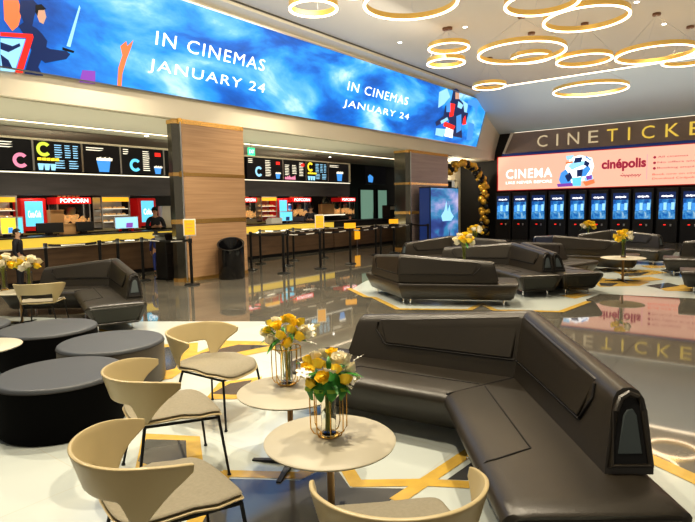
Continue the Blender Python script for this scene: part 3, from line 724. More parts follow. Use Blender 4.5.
# digital poster
t = thing('digital_poster', 'tall glowing blue movie poster screen in front of the grey column', 'video screen', (18.45,9.85,0))
obj('cabinet', bx(-1.08,1.12,-.22,.22,0,2.24), M['matblack'], t); obj('screen', bx(-1.04,1.08,-.235,-.22,.12,2.2), M['poster'], t)
obj('side_screen', bx(-1.10,-1.08,-.2,.2,.12,2.2), M['navy_e'], t)
bm = B(); r2 = random.Random(5)
for k in range(16):
    x = -1.0+k*.13; h = r2.uniform(.12,.42)*(1.5 if k in (9,10,13) else 1); poly_y(bm, [(x,.12),(x+.11,.12),(x+.09,.12+h*.7),(x+.05,.12+h),(x+.02,.12+h*.6)], -.24)
obj('artwork', bm, M['navy_e'], t, smooth=0)
bm = B(); poly_y(bm, [(-.2,1.0),(.5,1.0),(.7,1.15),(.45,1.35),(.35,1.6),(.2,1.35),(.1,1.75),(-.05,1.4),(-.3,1.2)], -.241); obj('artwork', bm, M['sky_e'], t, smooth=0)

# ------------------------------------------------------------------ balloon arch
path = [Vector(p) for p in [(20.695, 2.921), (21.415, 3.278), (22.27, 3.361), (23.282, 3.103), (23.928, 2.635), (24.38, 2.005), (24.617, 1.311), (24.287, 0.671), (24.183, 0.075)]]
pts = []
for a, b in zip(path, path[1:]):
    m = max(2, int((b-a).length/.15))
    for k in range(m): pts.append(a.lerp(b, k/m))
gm = {}
for nm in ('gold','black'):
    bm = B(); lathe(bm, [(0,-1.12),(.10,-1.14),(.06,-1.02),(.35,-.85),(.75,-.45),(.98,.1),(.92,.5),(.65,.82),(.3,.97),(0,1.0)], 14)
    me = bpy.data.meshes.new('balloon_'+nm); bmesh.ops.recalc_face_normals(bm, faces=bm.faces[:]); bm.to_mesh(me); bm.free(); me.materials.append(M['balloon'+nm]); me.polygons.foreach_set('use_smooth',[True]*len(me.polygons)); gm[nm] = me
r4 = random.Random(11)
for i, p in enumerate(pts):
    for k in range(2):
        a = i*.9+k*PI;  nm = 'gold' if (i+k*3) % 5 in (0,1,3) or (k == 0 and i % 4 == 0) else 'black'
        o = bpy.data.objects.new('balloon', gm[nm]); COL.objects.link(o)
        s = r4.uniform(.115,.17); o.scale = (s,s,s); o.location = (min(24.2, p.x)+.13*math.cos(a), 10.6+.13*math.sin(a), min(3.36, max(.2, p.y+r4.uniform(-.04,.04)))); o.rotation_euler = (r4.uniform(0,6), r4.uniform(0,6), 0)
        tag(o, ('shiny gold' if nm == 'gold' else 'glossy black')+' balloon in the garland arch over the doorway', 'balloon', nm+' balloons in the doorway arch')

# ------------------------------------------------------------------ ticket area
t = thing('name_fascia', 'brown fascia board with raised letters CINETICKETS over the ticket screen', 'sign', (24.35,0,3.82))
obj('board', prism(B(), [(-6,0),(9.70,0),(9.30,.88),(-6,.88)], 0, .2, lambda a, b, c: (c, a, b)), M['signwood'], t)
obj('end_return', prism(B(), [(9.70,0),(9.80,0),(9.42,.90),(9.30,.88)], -.05, .2, lambda a, b, c: (c, a, b)), M['cream'], t)
obj('edge_light', bx(-.02,.0,-6,9.28,.87,.89), M['cream_e'], t)
LX = [8.255, 7.446, 6.984, 6.166, 5.464, 4.698, 4.211, 3.405, 2.625, 1.924, 1.295]
for ch, y in zip('CINETICKETS', LX):
    wd = {'I':.08,'C':.44,'N':.46,'E':.38,'T':.40,'K':.46,'S':.42}[ch]
    text('lettering', ch, M['gold_e'] if y < 6.0 else M['sand_e'], t, (-.03,y,.17), ROT_X, w=wd, h=.49, bold=.0)
o = struct('trim_4', bx(24.5,24.6,-6,9.9,3.62,3.82), M['navy_e'])
t = thing('ticket_screen', 'wide pink video screen reading CINEMA LIKE NEVER BEFORE above the kiosks', 'video screen', (24.45,0,2.2))
obj('screen', bx(0,.1,-4.5,10.05,0,1.48), M['pink_e'], t)
bm = B(); bx(-.01,.1,-4.5,10.1,-.03,0,bm); bx(-.01,.1,-4.5,10.1,1.48,1.51,bm); bx(-.01,.1,10.05,10.1,-.03,1.51,bm)
obj('frame', bm, M['red'], t)
def pt(px, py): return None
text('lettering', 'CINEMA', M['white_e'], t, (-.01,9.679,.50), ROT_X, w=2.05, h=.40, bold=.012, space=1.12)
text('lettering', 'LIKE NEVER BEFORE', M['white_e'], t, (-.01,9.679,.26), ROT_X, w=2.05, h=.12)
text('lettering', 'cinépolis', M['maroon_e'], t, (-.01,5.66,.60), ROT_X, w=1.62, h=.50, bold=.04)
ar = ''.join(chr(c) for c in (0xFEB1,0xFEF4,0xFE92,0xFEEE,0xFEE8,0xFEF4,0xFEB3))
bm = B()   # the arabic line as flowing strokes
def stroke(bm, pts, r): tube(bm, pts, r, 6); return bm
yy = 4.947
P = [(-.012, yy-.02*k, .42+.028*math.sin(k*1.25)*(1 if k % 7 else 1.8)) for k in range(0,38)]
stroke(bm, P, .014)
for k in (4,9,15,21,27,33): box(bm, (-.012, yy-.02*k, .36 if k % 2 else .50), (.008,.03,.03))
obj('lettering', bm, M['maroon_e'], t)
obj('divider', bx(-.01,0,4.017-.015,4.017,.25,1.2), M['magenta_e'], t)
y0 = 3.81
for k, s in enumerate(['All cinemas   online bookings', 'No offers and festivals apply', 'Booking enquiry counter desk']):
    text('lettering', s, M['maroon_e'], t, (-.01,y0-.16,1.02-.21*k), ROT_X, w=2.6, h=.09)
    bm = B(); lathe(bm, [(0,0),(.05,0),(.05,.01),(0,.01)], 12); o = obj('bullet', bm, M['maroon_e'], t); o.location = (-.01,y0-.06,1.065-.21*k); o.rotation_euler = (0,-PI/2,0)
text('lettering', 'Book now on cinepolisgulf.com', M['red_e'], t, (-.01,y0,.36), ROT_X, w=2.5, h=.09)
text('lettering', 'Download Cinépolis Mobile app', M['red_e'], t, (-.01,y0,.20), ROT_X, w=2.3, h=.09)
def tart(polys, mat, off):
    for p in polys:
        bm = B(); bm.faces.new([bm.verts.new((off, y, z-2.2)) for y, z in p])
        bmesh.ops.triangulate(bm, faces=bm.faces[:]); obj('artwork', bm, mat, t, smooth=0)
tart([[(6.868, 3.448), (6.51, 3.547), (6.037, 3.392), (5.952, 3.063), (6.096, 2.582), (6.408, 2.473), (6.888, 2.409), (7.141, 2.797), (7.065, 3.127)]], M['white_e'], -.008)
tart([[(6.983, 3.123), (6.745, 3.316), (6.347, 3.29), (6.265, 3.163), (6.658, 3.021), (6.818, 2.947)], [(7.073, 3.544), (6.75, 3.563), (6.827, 3.403), (7.029, 3.375)], [(6.331, 2.593), (6.022, 2.742), (5.937, 2.453), (6.248, 2.384)]], M['sky_e'], -.012)
tart([[(7.265, 2.845), (7.063, 3.002), (6.894, 2.701), (6.805, 2.322), (7.213, 2.295), (7.343, 2.554)], [(6.418, 2.926), (6.186, 3.117), (6.065, 2.948), (6.254, 2.671), (6.451, 2.639)], [(6.273, 3.49), (6.035, 3.311), (6.073, 3.273), (6.311, 3.451)]], M['blue_e'], -.016)
tart([[(7.423, 2.388), (6.807, 2.406), (6.723, 2.278), (7.379, 2.259)], [(6.254, 2.671), (6.021, 2.701), (6.017, 2.538), (6.211, 2.505)]], M['purple_e'], -.020)
tart([[(6.707, 3.437), (6.39, 3.457), (6.464, 3.257), (6.743, 3.233)], [(6.308, 3.329), (6.11, 3.194), (6.184, 3.036), (6.343, 3.127)], [(7.098, 2.711), (6.897, 2.868), (6.77, 2.612), (6.97, 2.454)], [(6.617, 2.936), (6.379, 2.965), (6.412, 2.679), (6.61, 2.647)]], M['navy_e'], -.019)
tart([[(6.367, 2.43), (5.939, 2.534), (5.897, 2.37), (6.245, 2.26)], [(7.068, 3.294), (6.785, 3.318), (6.783, 3.235), (7.067, 3.211)]], M['fire_e'], -.024)
tart([[(6.811, 2.614), (6.411, 2.637), (6.443, 2.267), (6.764, 2.279)]], M['cyan_e'], -.022)
M['kiosk_scr'] = led_sky('kiosk_screen', 3., .65)
def kiosk_proto(y):
    t = thing('ticket_kiosk', 'x', 'kiosk', (24.35,y,0))
    obj('body', bx(-.10,.14,-.36,.36,0,2.08), M['black'], t, bevel=.015)
    s = obj('screen', bx(-.112,-.10,-.275,.275,.90,1.93), M['kiosk_scr'], t)
    obj('screen_header', bx(-.114,-.112,-.275,.275,1.66,1.93), M['navy_e'], s)
    text('lettering', 'cinépolis', M['white_e'], s, (-.118,.20,1.72), ROT_X, w=.40, h=.10, bold=.04)
    for k in range(4): obj('screen_tile', bx(-.115,-.112,.25-.13*k-.11,.25-.13*k,1.22+.03*(k%2),1.50+.03*(k%2)), M['sky_e'] if k % 2 else M['blue_e'], s)
    obj('card_reader', bx(-.115,-.10,.02,.10,.66,.70), M['red_e'], t); obj('keypad', bx(-.13,-.10,-.17,-.11,.62,.71), M['steel'], t, bevel=.01)
    return t
KY = [9.73,8.95,8.15,7.34,6.52,5.69,4.87,4.07,3.25,2.45]
nth = ['first ticket kiosk at the left end of the row, next to the balloons','second ticket kiosk from the balloons','third ticket kiosk from the balloons','fourth ticket kiosk, under the seated figure artwork','fifth ticket kiosk, right of the seated figure artwork','sixth ticket kiosk, under the start of the maroon word','seventh ticket kiosk, with a pale streak beside its screen','eighth ticket kiosk, right of the maroon word','ninth ticket kiosk, second from the right edge','last ticket kiosk cut by the right edge of the view']
k0 = None
for y, lb in zip(KY, nth):
    if k0 is None: k0 = kiosk_proto(y); k0['label'] = 'black '+lb; k0['group'] = 'row of ticket kiosks'
    else: dup(k0, (24.35,y,0), 0, 'black '+lb, 'row of ticket kiosks')

# ------------------------------------------------------------------ sofas
LF, DP, SH = 1.39, .77, .39
def wing_xf(sgn, ang):
    d = Vector((math.cos(ang*sgn), math.sin(ang*sgn))); o = Vector((-math.sin(ang*sgn), math.cos(ang*sgn)))*sgn
    o = Vector((d.y*sgn*-1*-1, 0)) if False else o
    return d, o
def sofa(loc, bisector, label, LR=LF, LL=LF, hc=.83, hR=.74, hL=.72, group=None, backR=None, backL=None):
    t = thing('lounge_sofa', label, 'sofa', (*loc, 0), math.radians(bisector), group)
    for sgn, L, he in ((1, LR, hR), (-1, LL, hL)):
        a = math.radians(60)*sgn
        dx, dy = math.cos(a), math.sin(a)                 # along the wing
        ox, oy = -abs(math.sin(a)), math.cos(a)*sgn       # towards the outside (rear)
        Q = lambda s, d, z: (dx*s+ox*d, dy*s+oy*d, z)
        T30 = math.tan(math.radians(30))
        prof = [(0,.325),(.006,.350),(.024,.372),(.055,.385),(.10,.390),(.67,.39),(.72,.385),(.752,.370),(.768,.348),(.77,.325),(.69,.12),(.66,.10),(.15,.10),(.12,.12)]
        loops = [[Q(-d*T30, d, z) for d, z in prof]]
        for e in (.02, .5, .97): loops.append([Q(-d*T30*(1-e)+(L-.09)*e, d, z) for d, z in prof])
        loops.append([Q(L-.015-.10*(.39-z)/.29, d, z) for d, z in prof])
        loops.append([Q(L-.10*(.39-z)/.29, d+(.02 if d < .3 else -.02), z-(.012 if z > .3 else -.015)) for d, z in prof])
        obj('seat', loft(B(), loops), M['leather'], t, smooth=50)
        # recessed end face of the seat
        eq = lambda d, z, off=.0: Q(L+off-.10*(.39-z)/.29, d, z)
        rim = [(.075,.335),(.695,.335),(.64,.145),(.14,.145)]
        obj('seat_end_panel', loft(B(), [[eq(d, z, -.01) for d, z in rim], [eq(d, z, .006) for d, z in rim]]), M['olive'], t, bevel=.02)
        obj('seat_piping', tube(B(), [eq(d, z, .004) for d, z in [(.06,.35),(.71,.35),(.655,.13),(.125,.13)]], .008, 6, True), M['leather'], t)
        # backrest
        Lb = L-.32
        hh = lambda f: hc+(he-hc)*f
        def bp(f, top):           # section at fraction f of the wing
            h = hh(f)
            P = [(.545,.385),(.553,.43),(.600,h-.10),(.612,h-.05),(.632,h-.018),(.662,h-.002),(.70,h),(.733,h-.015),(.755,h-.05),(.762,h-.10),(.772,.43),(.765,.385)]
            s0 = lambda d: -d*T30
            out = []
            for d, z in P:
                se = Lb-.10*(z-.39)/.4
                out.append(Q(s0(d)*(1-f)+se*f, d, z))
            return out
        loops = [bp(f, 0) for f in (0,.02,.5,.97,1.)]
        obj('backrest', loft(B(), loops), M['leather'], t, smooth=50)
        # raised upper pads on the inner and outer faces
        def pad(d_of, f0, f1, zb, off):
            n = 6; L1, L2 = [], []
            for i in range(n+1):
                f = f0+(f1-f0)*i/n; h = hh(f); z0 = zb; z1 = h-.03
                for z, LL_ in ((z0, L1), (z1, L2)):
                    fz = f if z == z0 else min(f, f)
                    d = d_of(z, h); se = Lb-.10*(z-.39)/.4
                    ff = f if i < n or z > z0+.01 else f-.09
                    LL_.append((ff, d, z, se))
            ring = L1+L2[::-1]
            mk = lambda o_: [Q(-(d+o_)*T30*(1-ff)+se*ff, d+o_, z) for ff, d, z, se in ring]
            return loft(B(), [mk(-off*.1), mk(off)])
        inn = lambda z, h: .553+(z-.43)/(h-.10-.43)*.047 if z < h-.09 else .632
        obj('back_pad', pad(inn, .02, .86, .525, -.015), M['leather'], t, bevel=.008)
        def sline(dof, off, zb, fe):
            P_ = []
            for f, z in [(.01,zb),(.3,zb),(fe-.10,zb),(fe-.085,zb+.004),(fe,hh(fe)-.11),(fe,hh(fe)-.05)]:
                h = hh(f); d = dof(z, h)+off; se = Lb-.10*(z-.39)/.4; P_.append(Q(-d*T30*(1-f)+se*f, d, z))
            return tube(B(), P_, .009, 6)
        obj('seam', sline(lambda z, h: .553+(z-.43)/(h-.10-.43)*.047 if z < h-.1 else .611, -.003, .515, .865), M['seam'], t)
        obj('back_pad', pad(lambda z, h: .772-(z-.43)/(h-.10-.43)*.010 if z < h-.09 else .74, .02, .86, .525, .015), M['leather'], t, bevel=.008)
        obj('seam', sline(lambda z, h: .772-(z-.43)/(h-.10-.43)*.010 if z < h-.1 else .757, .003, .515, .865), M['seam'], t)
        # end frame of the backrest
        eb = lambda d, z, off: Q(Lb-.10*(z-.39)/.4+off, d, z)
        h = he
        fr = [(.575,.425),(.618,h-.10),(.645,h-.045),(.685,h-.025),(.725,h-.04),(.745,h-.10),(.755,.425)]
        e = obj('back_end_panel', loft(B(), [[eb(d, z, -.01) for d, z in fr], [eb(d, z, .004) for d, z in fr]]), M['matblack'], t, bevel=.008)
        fi = [(.61,.475),(.650,h-.12),(.668,h-.095),(.695,h-.09),(.712,h-.12),(.722,.475)]
        obj('back_end_inset', loft(B(), [[eb(d, z, .0) for d, z in fi], [eb(d, z, .009) for d, z in fi]]), M['slate'], e, bevel=.006)
        obj('back_piping', tube(B(), [eb(d, z, .004) for d, z in fr], .016, 8, True), M['leather'], t)
        # seams
        s1 = [Q(-.30*T30+.03, .30, .3915), Q(L*.58, .30, .3915), Q(L*.66, .10, .392), Q(L*.668, .05, .386), Q(L*.67, .0, .345), Q(L*.66, .05, .22)]
        obj('seam', tube(B(), s1, .0045, 5), M['seam'], t)
        bmj = tube(B(), [Q(-.02*T30, .02, .385), Q(-.54*T30, .54, .3925)], .006, 5)
        if sgn == 1: obj('seam', bmj, M['seam'], t)
        else: bmj.free()
        for s, d in ((L-.22,.16),(L-.22,.60)) + (((.12,.14),) if sgn == 1 else ()):
            p = Q(s, d, 0)
            obj('leg', lathe(B(), [(0,0),(.020,0),(.020,.015),(.014,.02),(.014,.115),(0,.115)], 12, c=(p[0],p[1],0)), M['chrome'], t)
    p = (-.70, 0, 0)
    for dy in (-.07,.07): obj('leg', lathe(B(), [(0,0),(.020,0),(.020,.015),(.014,.02),(.014,.115),(0,.115)], 12, c=(-.66,dy,0)), M['chrome'], t)
    return t
def by_outer(x, y, b):      # sofa origin (inner front corner) from its outer rear corner
    k = DP/math.cos(math.radians(30)); return (x+k*math.cos(math.radians(b)), y+k*math.sin(math.radians(b)))
sofa((3.156,1.654), 157, 'large dark leather corner sofa in the right foreground facing the round tables', LL=1.36, LR=1.42, hR=.76, hL=.71, hc=.855)
sofa(by_outer(7.50,4.74,-5), -5, 'dark corner sofa seen from behind in mid room, nearest of the middle group', LL=1.42, LR=1.15)
sofa(by_outer(10.95,4.10,165), 165, 'dark corner sofa whose end panel touches a second sofa back to back, left one')
sofa(by_outer(10.985,4.065,285), 285, 'dark corner sofa back to back with its twin, right one of the pair', LR=1.3, LL=1.3)
sofa(by_outer(12.75,6.50,216.5), 216.5, 'dark corner sofa standing before the digital poster')
sofa(by_outer(13.5,4.18,337), 337, 'long dark corner sofa seen from behind in front of the kiosks')
sofa(by_outer(16.85,3.60,187), 187, 'farthest dark corner sofa facing the camera directly before the kiosks', LL=.9)
sofa((13.62,.47), 157, 'dark sofa end entering from the right edge, the farther of two')
sofa((11.25,-.13), 157, 'dark sofa end entering from the right edge, the nearer of two')
sofa((4.15,8.54), 188, 'dark corner sofa at left beside the round ottomans, end panel showing', hL=.70, LR=1.72, LL=1.15)

# ------------------------------------------------------------------ ottomans
def ottoman(x, y, r, h, label, side='ottoside'):
    t = thing('round_ottoman', label, 'ottoman', (x, y, 0)); 
    obj('side', lathe(B(), [(0,0.02),(r-.03,.02),(r-.03,.0),(r-.01,.02),(r,.05),(r,h-.03)], 64), M[side], t, smooth=40)
    obj('cushion_top', lathe(B(), [(r,h-.03),(r+.003,h-.027),(r,h-.018),(r-.004,h-.008),(r-.014,h-.002),(r-.03,h),(0,h)], 64), M['ottoman'], t, smooth=60)
    obj('seam', tube(B(), [((r+.002)*math.cos(2*PI*k/48), (r+.002)*math.sin(2*PI*k/48), h-.03) for k in range(48)], .005, 5, True), M['seam'], t)
    return t
ottoman(1.93,4.25,.45,.41,'large round black ottoman nearest the camera at left')
ottoman(2.69,4.87,.465,.41,'round dark ottoman with brown side behind the middle beige chair','ottobrown')
ottoman(2.64,6.03,.475,.41,'round dark ottoman below the distant beige chair')
ottoman(2.13,6.95,.47,.41,'round dark ottoman cut by the left edge of the view')

# ------------------------------------------------------------------ chairs
def chair_proto():
    t = thing('shell_chair', 'x', 'chair')
    # backrest band with forward arms
    bm = B(); NT, NV = 72, 8; TM = 99.
    def prof(a):
        A = abs(a)
        zt = .685-.012*(A/TM)**2-.03*max(0,(A-60)/39)**2
        if A < 46: zb = .535
        elif A < 54: zb = .535-(.535-.40)*((A-46)/8)
        elif A < 62: zb = .40
        else: zb = .40+(zt-.035-.40)*((A-62)/37)**1.0
        return zt, zb
    grid = []
    for i in range(NT+1):
        a = -TM+2*TM*i/NT; zt, zb = prof(a); row = []
        for j in range(NV+1):
            z = zb+(zt-zb)*j/NV; k = (z-.40)/.30
            ry = .225+.09*k**.8; rx = .235+.085*k
            th = math.radians(a); x = -rx*math.cos(th)*1.0-.01+.0*k; y = ry*math.sin(th)
            x = -rx*math.copysign(abs(math.cos(th))**.9, math.cos(th))-.02
            row.append(bm.verts.new((x, y, z)))
        grid.append(row)
    for i in range(NT):
        for j in range(NV): bm.faces.new((grid[i][j], grid[i+1][j], grid[i+1][j+1], grid[i][j+1]))
    o = obj('backrest', bm, M['shell'], t, smooth=80, recalc=False)
    s = o.modifiers.new('s','SOLIDIFY'); s.thickness = .016; s.offset = 0
    b = o.modifiers.new('b','BEVEL'); b.width = .006; b.segments = 2; b.limit_method = 'ANGLE'; b.angle_limit = math.radians(50)
    # seat
    def outline(s, n=40):
        out = []
        for k in range(n):
            a = 2*PI*k/n; c, q = math.cos(a), math.sin(a)
            x = .275*math.copysign(abs(c)**.5, c); y = .255*math.copysign(abs(q)**.5, q)
            if x < 0: y *= 1-.14*(-x/.275)
            out.append((x*s+.045, y*s))
        return out
    def zz(x, y): return .405+.10*max(0,(-x-.14)/.1)**2*.35-.09*max(0,(x-.20)/.10)**2*.35+.05*(abs(y)/.235)**3*(.5 if x < .1 else .15)
    def slab(z0, z1, s):
        bm = B(); rings = []
        for sc_, dz in ((.0,z0),(.5,z0),(s*.97,z0),(s,(z0+z1)/2),(s*.985,z1-.003),(s*.93,z1),(.5,z1),(.0,z1)):
            if sc_ == 0: rings.append([bm.verts.new((.045,0,zz(0,0)+dz))])
            else: rings.append([bm.verts.new((x, y, zz(x, y)+dz)) for x, y in outline(sc_)])
        for A, C in zip(rings, rings[1:]):
            n = max(len(A), len(C))
            for k in range(n):
                k2 = (k+1)%n
                if len(A) == 1: bm.faces.new((A[0], C[k2], C[k]))
                elif len(C) == 1: bm.faces.new((A[k], A[k2], C[0]))
                else: bm.faces.new((A[k], A[k2], C[k2], C[k]))
        return bm
    sh = obj('seat', slab(-.022, -.006, 1.0), M['shell'], t, smooth=60)
    obj('seat_pad', slab(-.004, .014, .975), M['pad'], sh, smooth=60)
    fr = B(); tube(fr, [(.27,-.21,.362),(.27,.21,.362),(-.15,.17,.378),(-.15,-.17,.378)], .009, 8, True)
    obj('under_frame', fr, M['blackmetal'], t)
    for sx, sy in ((1,-1),(1,1),(-1,-1),(-1,1)):
        a = (.27 if sx > 0 else -.15, sy*(.21 if sx > 0 else .17), .37); f = (.31 if sx > 0 else -.22, sy*.25, .012)
        g = obj('leg', tube(B(), [a, f], .0095, 8, r2=.0075), M['blackmetal'], t)
        obj('foot_glide', lathe(B(), [(0,0),(.012,0),(.012,.012),(0,.014)], 10, c=(f[0],f[1],0)), M['black'], g)
    return t
chairs = [((1.30,2.03), -15, 'beige shell chair in the bottom left foreground, nearest on that side'),
          ((1.92,2.91), -22, 'beige shell chair second from the bottom left, between ottomans and table'),
          ((2.72,3.45), 282, 'beige shell chair with its open back at the far side of the rear table'),
          ((3.38,7.85), 50, 'distant beige shell chair seen from behind before the left flowers'),
          ((1.61,1.04), 45, 'beige shell chair seen from behind, cut by the bottom edge'),
          ((2.75,8.7), -20, 'beige shell chair whose dark leg shows at the far left edge')]
ch0 = None
for (x, y), a, lb in chairs:
    if ch0 is None: ch0 = chair_proto(); ch0.location = (x, y, 0); ch0.rotation_euler = (0,0,math.radians(a)); ch0['label'] = lb; ch0['group'] = 'beige shell chairs'
    else: dup(ch0, (x, y, 0), math.radians(a), lb, 'beige shell chairs')

# ------------------------------------------------------------------ tables
def table_proto():
    t = thing('round_table', 'x', 'table'); r = .325
    obj('tabletop', lathe(B(), [(0,.46),(r-.02,.46),(r-.004,.466),(r,.474),(r-.006,.48),(0,.482)], 64), M['tabletop'], t, smooth=50)
    obj('pole', lathe(B(), [(.018,.02),(.018,.46)], 14), M['tablepole'], t)
    for k in range(4):
        a = PI/2*k+.45; c, s_ = math.cos(a), math.sin(a); bm = B()
        loft(bm, [[(r_*c-w_*s_, r_*s_+w_*c, 0), (r_*c+w_*s_, r_*s_-w_*c, 0), (r_*c+w_*s_, r_*s_-w_*c, h_), (r_*c-w_*s_, r_*s_+w_*c, h_)] for r_, w_, h_ in ((0,.022,.028),(.26,.014,.012))])
        obj('foot', bm, M['black'], t, smooth=0)
    return t
TB = [((2.03,1.69), 1, 'round beige side table nearest the camera with flowers in a gold cage'),
      ((2.45,2.36), 1, 'round beige side table behind the nearest one, flowers on it'),
      ((12.24,2.38), 1.3, 'round low table in the open floor before the kiosk wall'),
      ((3.02,9.15), 1., 'round beige table at the left edge holding the first flowers'),
      ((3.42,8.62), 1., 'round beige table behind the distant beige chair'),
      ((1.77,5.36), 1., 'round beige table edge among the ottomans at the left margin'),
      ((9.841, 4.721), 1., 'round table mostly hidden behind the middle sofa, flowers on it'),
      ((13.479, 6.155), 1., 'round table hidden before the poster sofa, flowers on it'),
      ((16.987, 4.248), 1., 'round table hidden behind the kiosk side sofa, flowers on it')]
tb0 = None
for (x, y), s, lb in TB:
    if tb0 is None: tb0 = table_proto(); tb0.location = (x, y, 0); tb0['label'] = lb; tb0['group'] = 'round side tables'
    else: dup(tb0, (x, y, 0), 0, lb, 'round side tables', (s, s, 1))

# ------------------------------------------------------------------ flowers
def rose_mesh(name, mat):
    bm = B(); r5 = random.Random(2)
    sphere(bm, (0,0,0), .5, 10, 8)
    for ring, (n, rr, z, tilt, sz) in enumerate(((3,.28,.20,.25,.55),(4,.45,.08,.5,.68),(5,.60,-.05,.85,.75))):
        for k in range(n):
            a = 2*PI*k/n+ring*.7
            g = []
            for i in range(5):
                u = -1+2*i/4; row = []
                for j in range(4):
                    v = j/3; w = math.sin((v*.85+.15)*PI*.62)*sz
                    x = rr+(v**2)*tilt*.35-.05*(1-v); y = u*w*.75; z_ = z-.35+v*.85-.10*abs(u)**2
                    x -= .22*u*u
                    row.append(bm.verts.new((x*math.cos(a)-y*math.sin(a), x*math.sin(a)+y*math.cos(a), z_)))
                g.append(row)
            for i in range(4):
                for j in range(3): bm.faces.new((g[i][j], g[i+1][j], g[i+1][j+1], g[i][j+1]))
    me = bpy.data.meshes.new(name); bm.to_mesh(me); bm.free(); me.materials.append(mat)
    me.polygons.foreach_set('use_smooth', [True]*len(me.polygons)); return me
RM = {'y': rose_mesh('yellow_rose_mesh', M['yrose']), 'w': rose_mesh('white_rose_mesh', M['wrose'])}
def orchid_mesh():
    bm = B()
    for k in range(5):
        a = 2*PI*k/5; c, s = math.cos(a), math.sin(a)
        P = [(0,0,0),(.35,-.28,.10),(.85,-.30,.12),(1.05,0,.02),(.85,.30,.12),(.35,.28,.10)]
        bm.faces.new([bm.verts.new((x*c-y*s, x*s+y*c, z)) for x, y, z in P])
    sphere(bm, (0,0,.12), .18, 8, 6)
    me = bpy.data.meshes.new('orchid_mesh'); bm.to_mesh(me); bm.free(); me.materials.append(M['worchid']); return me
OM = orchid_mesh()
def leaf(bm, p, d, L, w, droop=.3):
    p = Vector(p); d = Vector(d).normalized(); side = d.cross(Vector((0,0,1))).normalized()
    prev = None
    for i in range(7):
        v = i/6; c = p+d*L*v+Vector((0,0,-droop*L*v*v)); ww = w*math.sin(min(1,v*.9+.1)*PI)**.7*.5 if v < 1 else .0005
        n_ = Vector((0,0,.25*ww))
        row = (bm.verts.new(c-side*ww+n_), bm.verts.new(c), bm.verts.new(c+side*ww+n_))
        if prev:
            bm.faces.new((prev[0], row[0], row[1], prev[1])); bm.faces.new((prev[1], row[1], row[2], prev[2]))
        prev = row
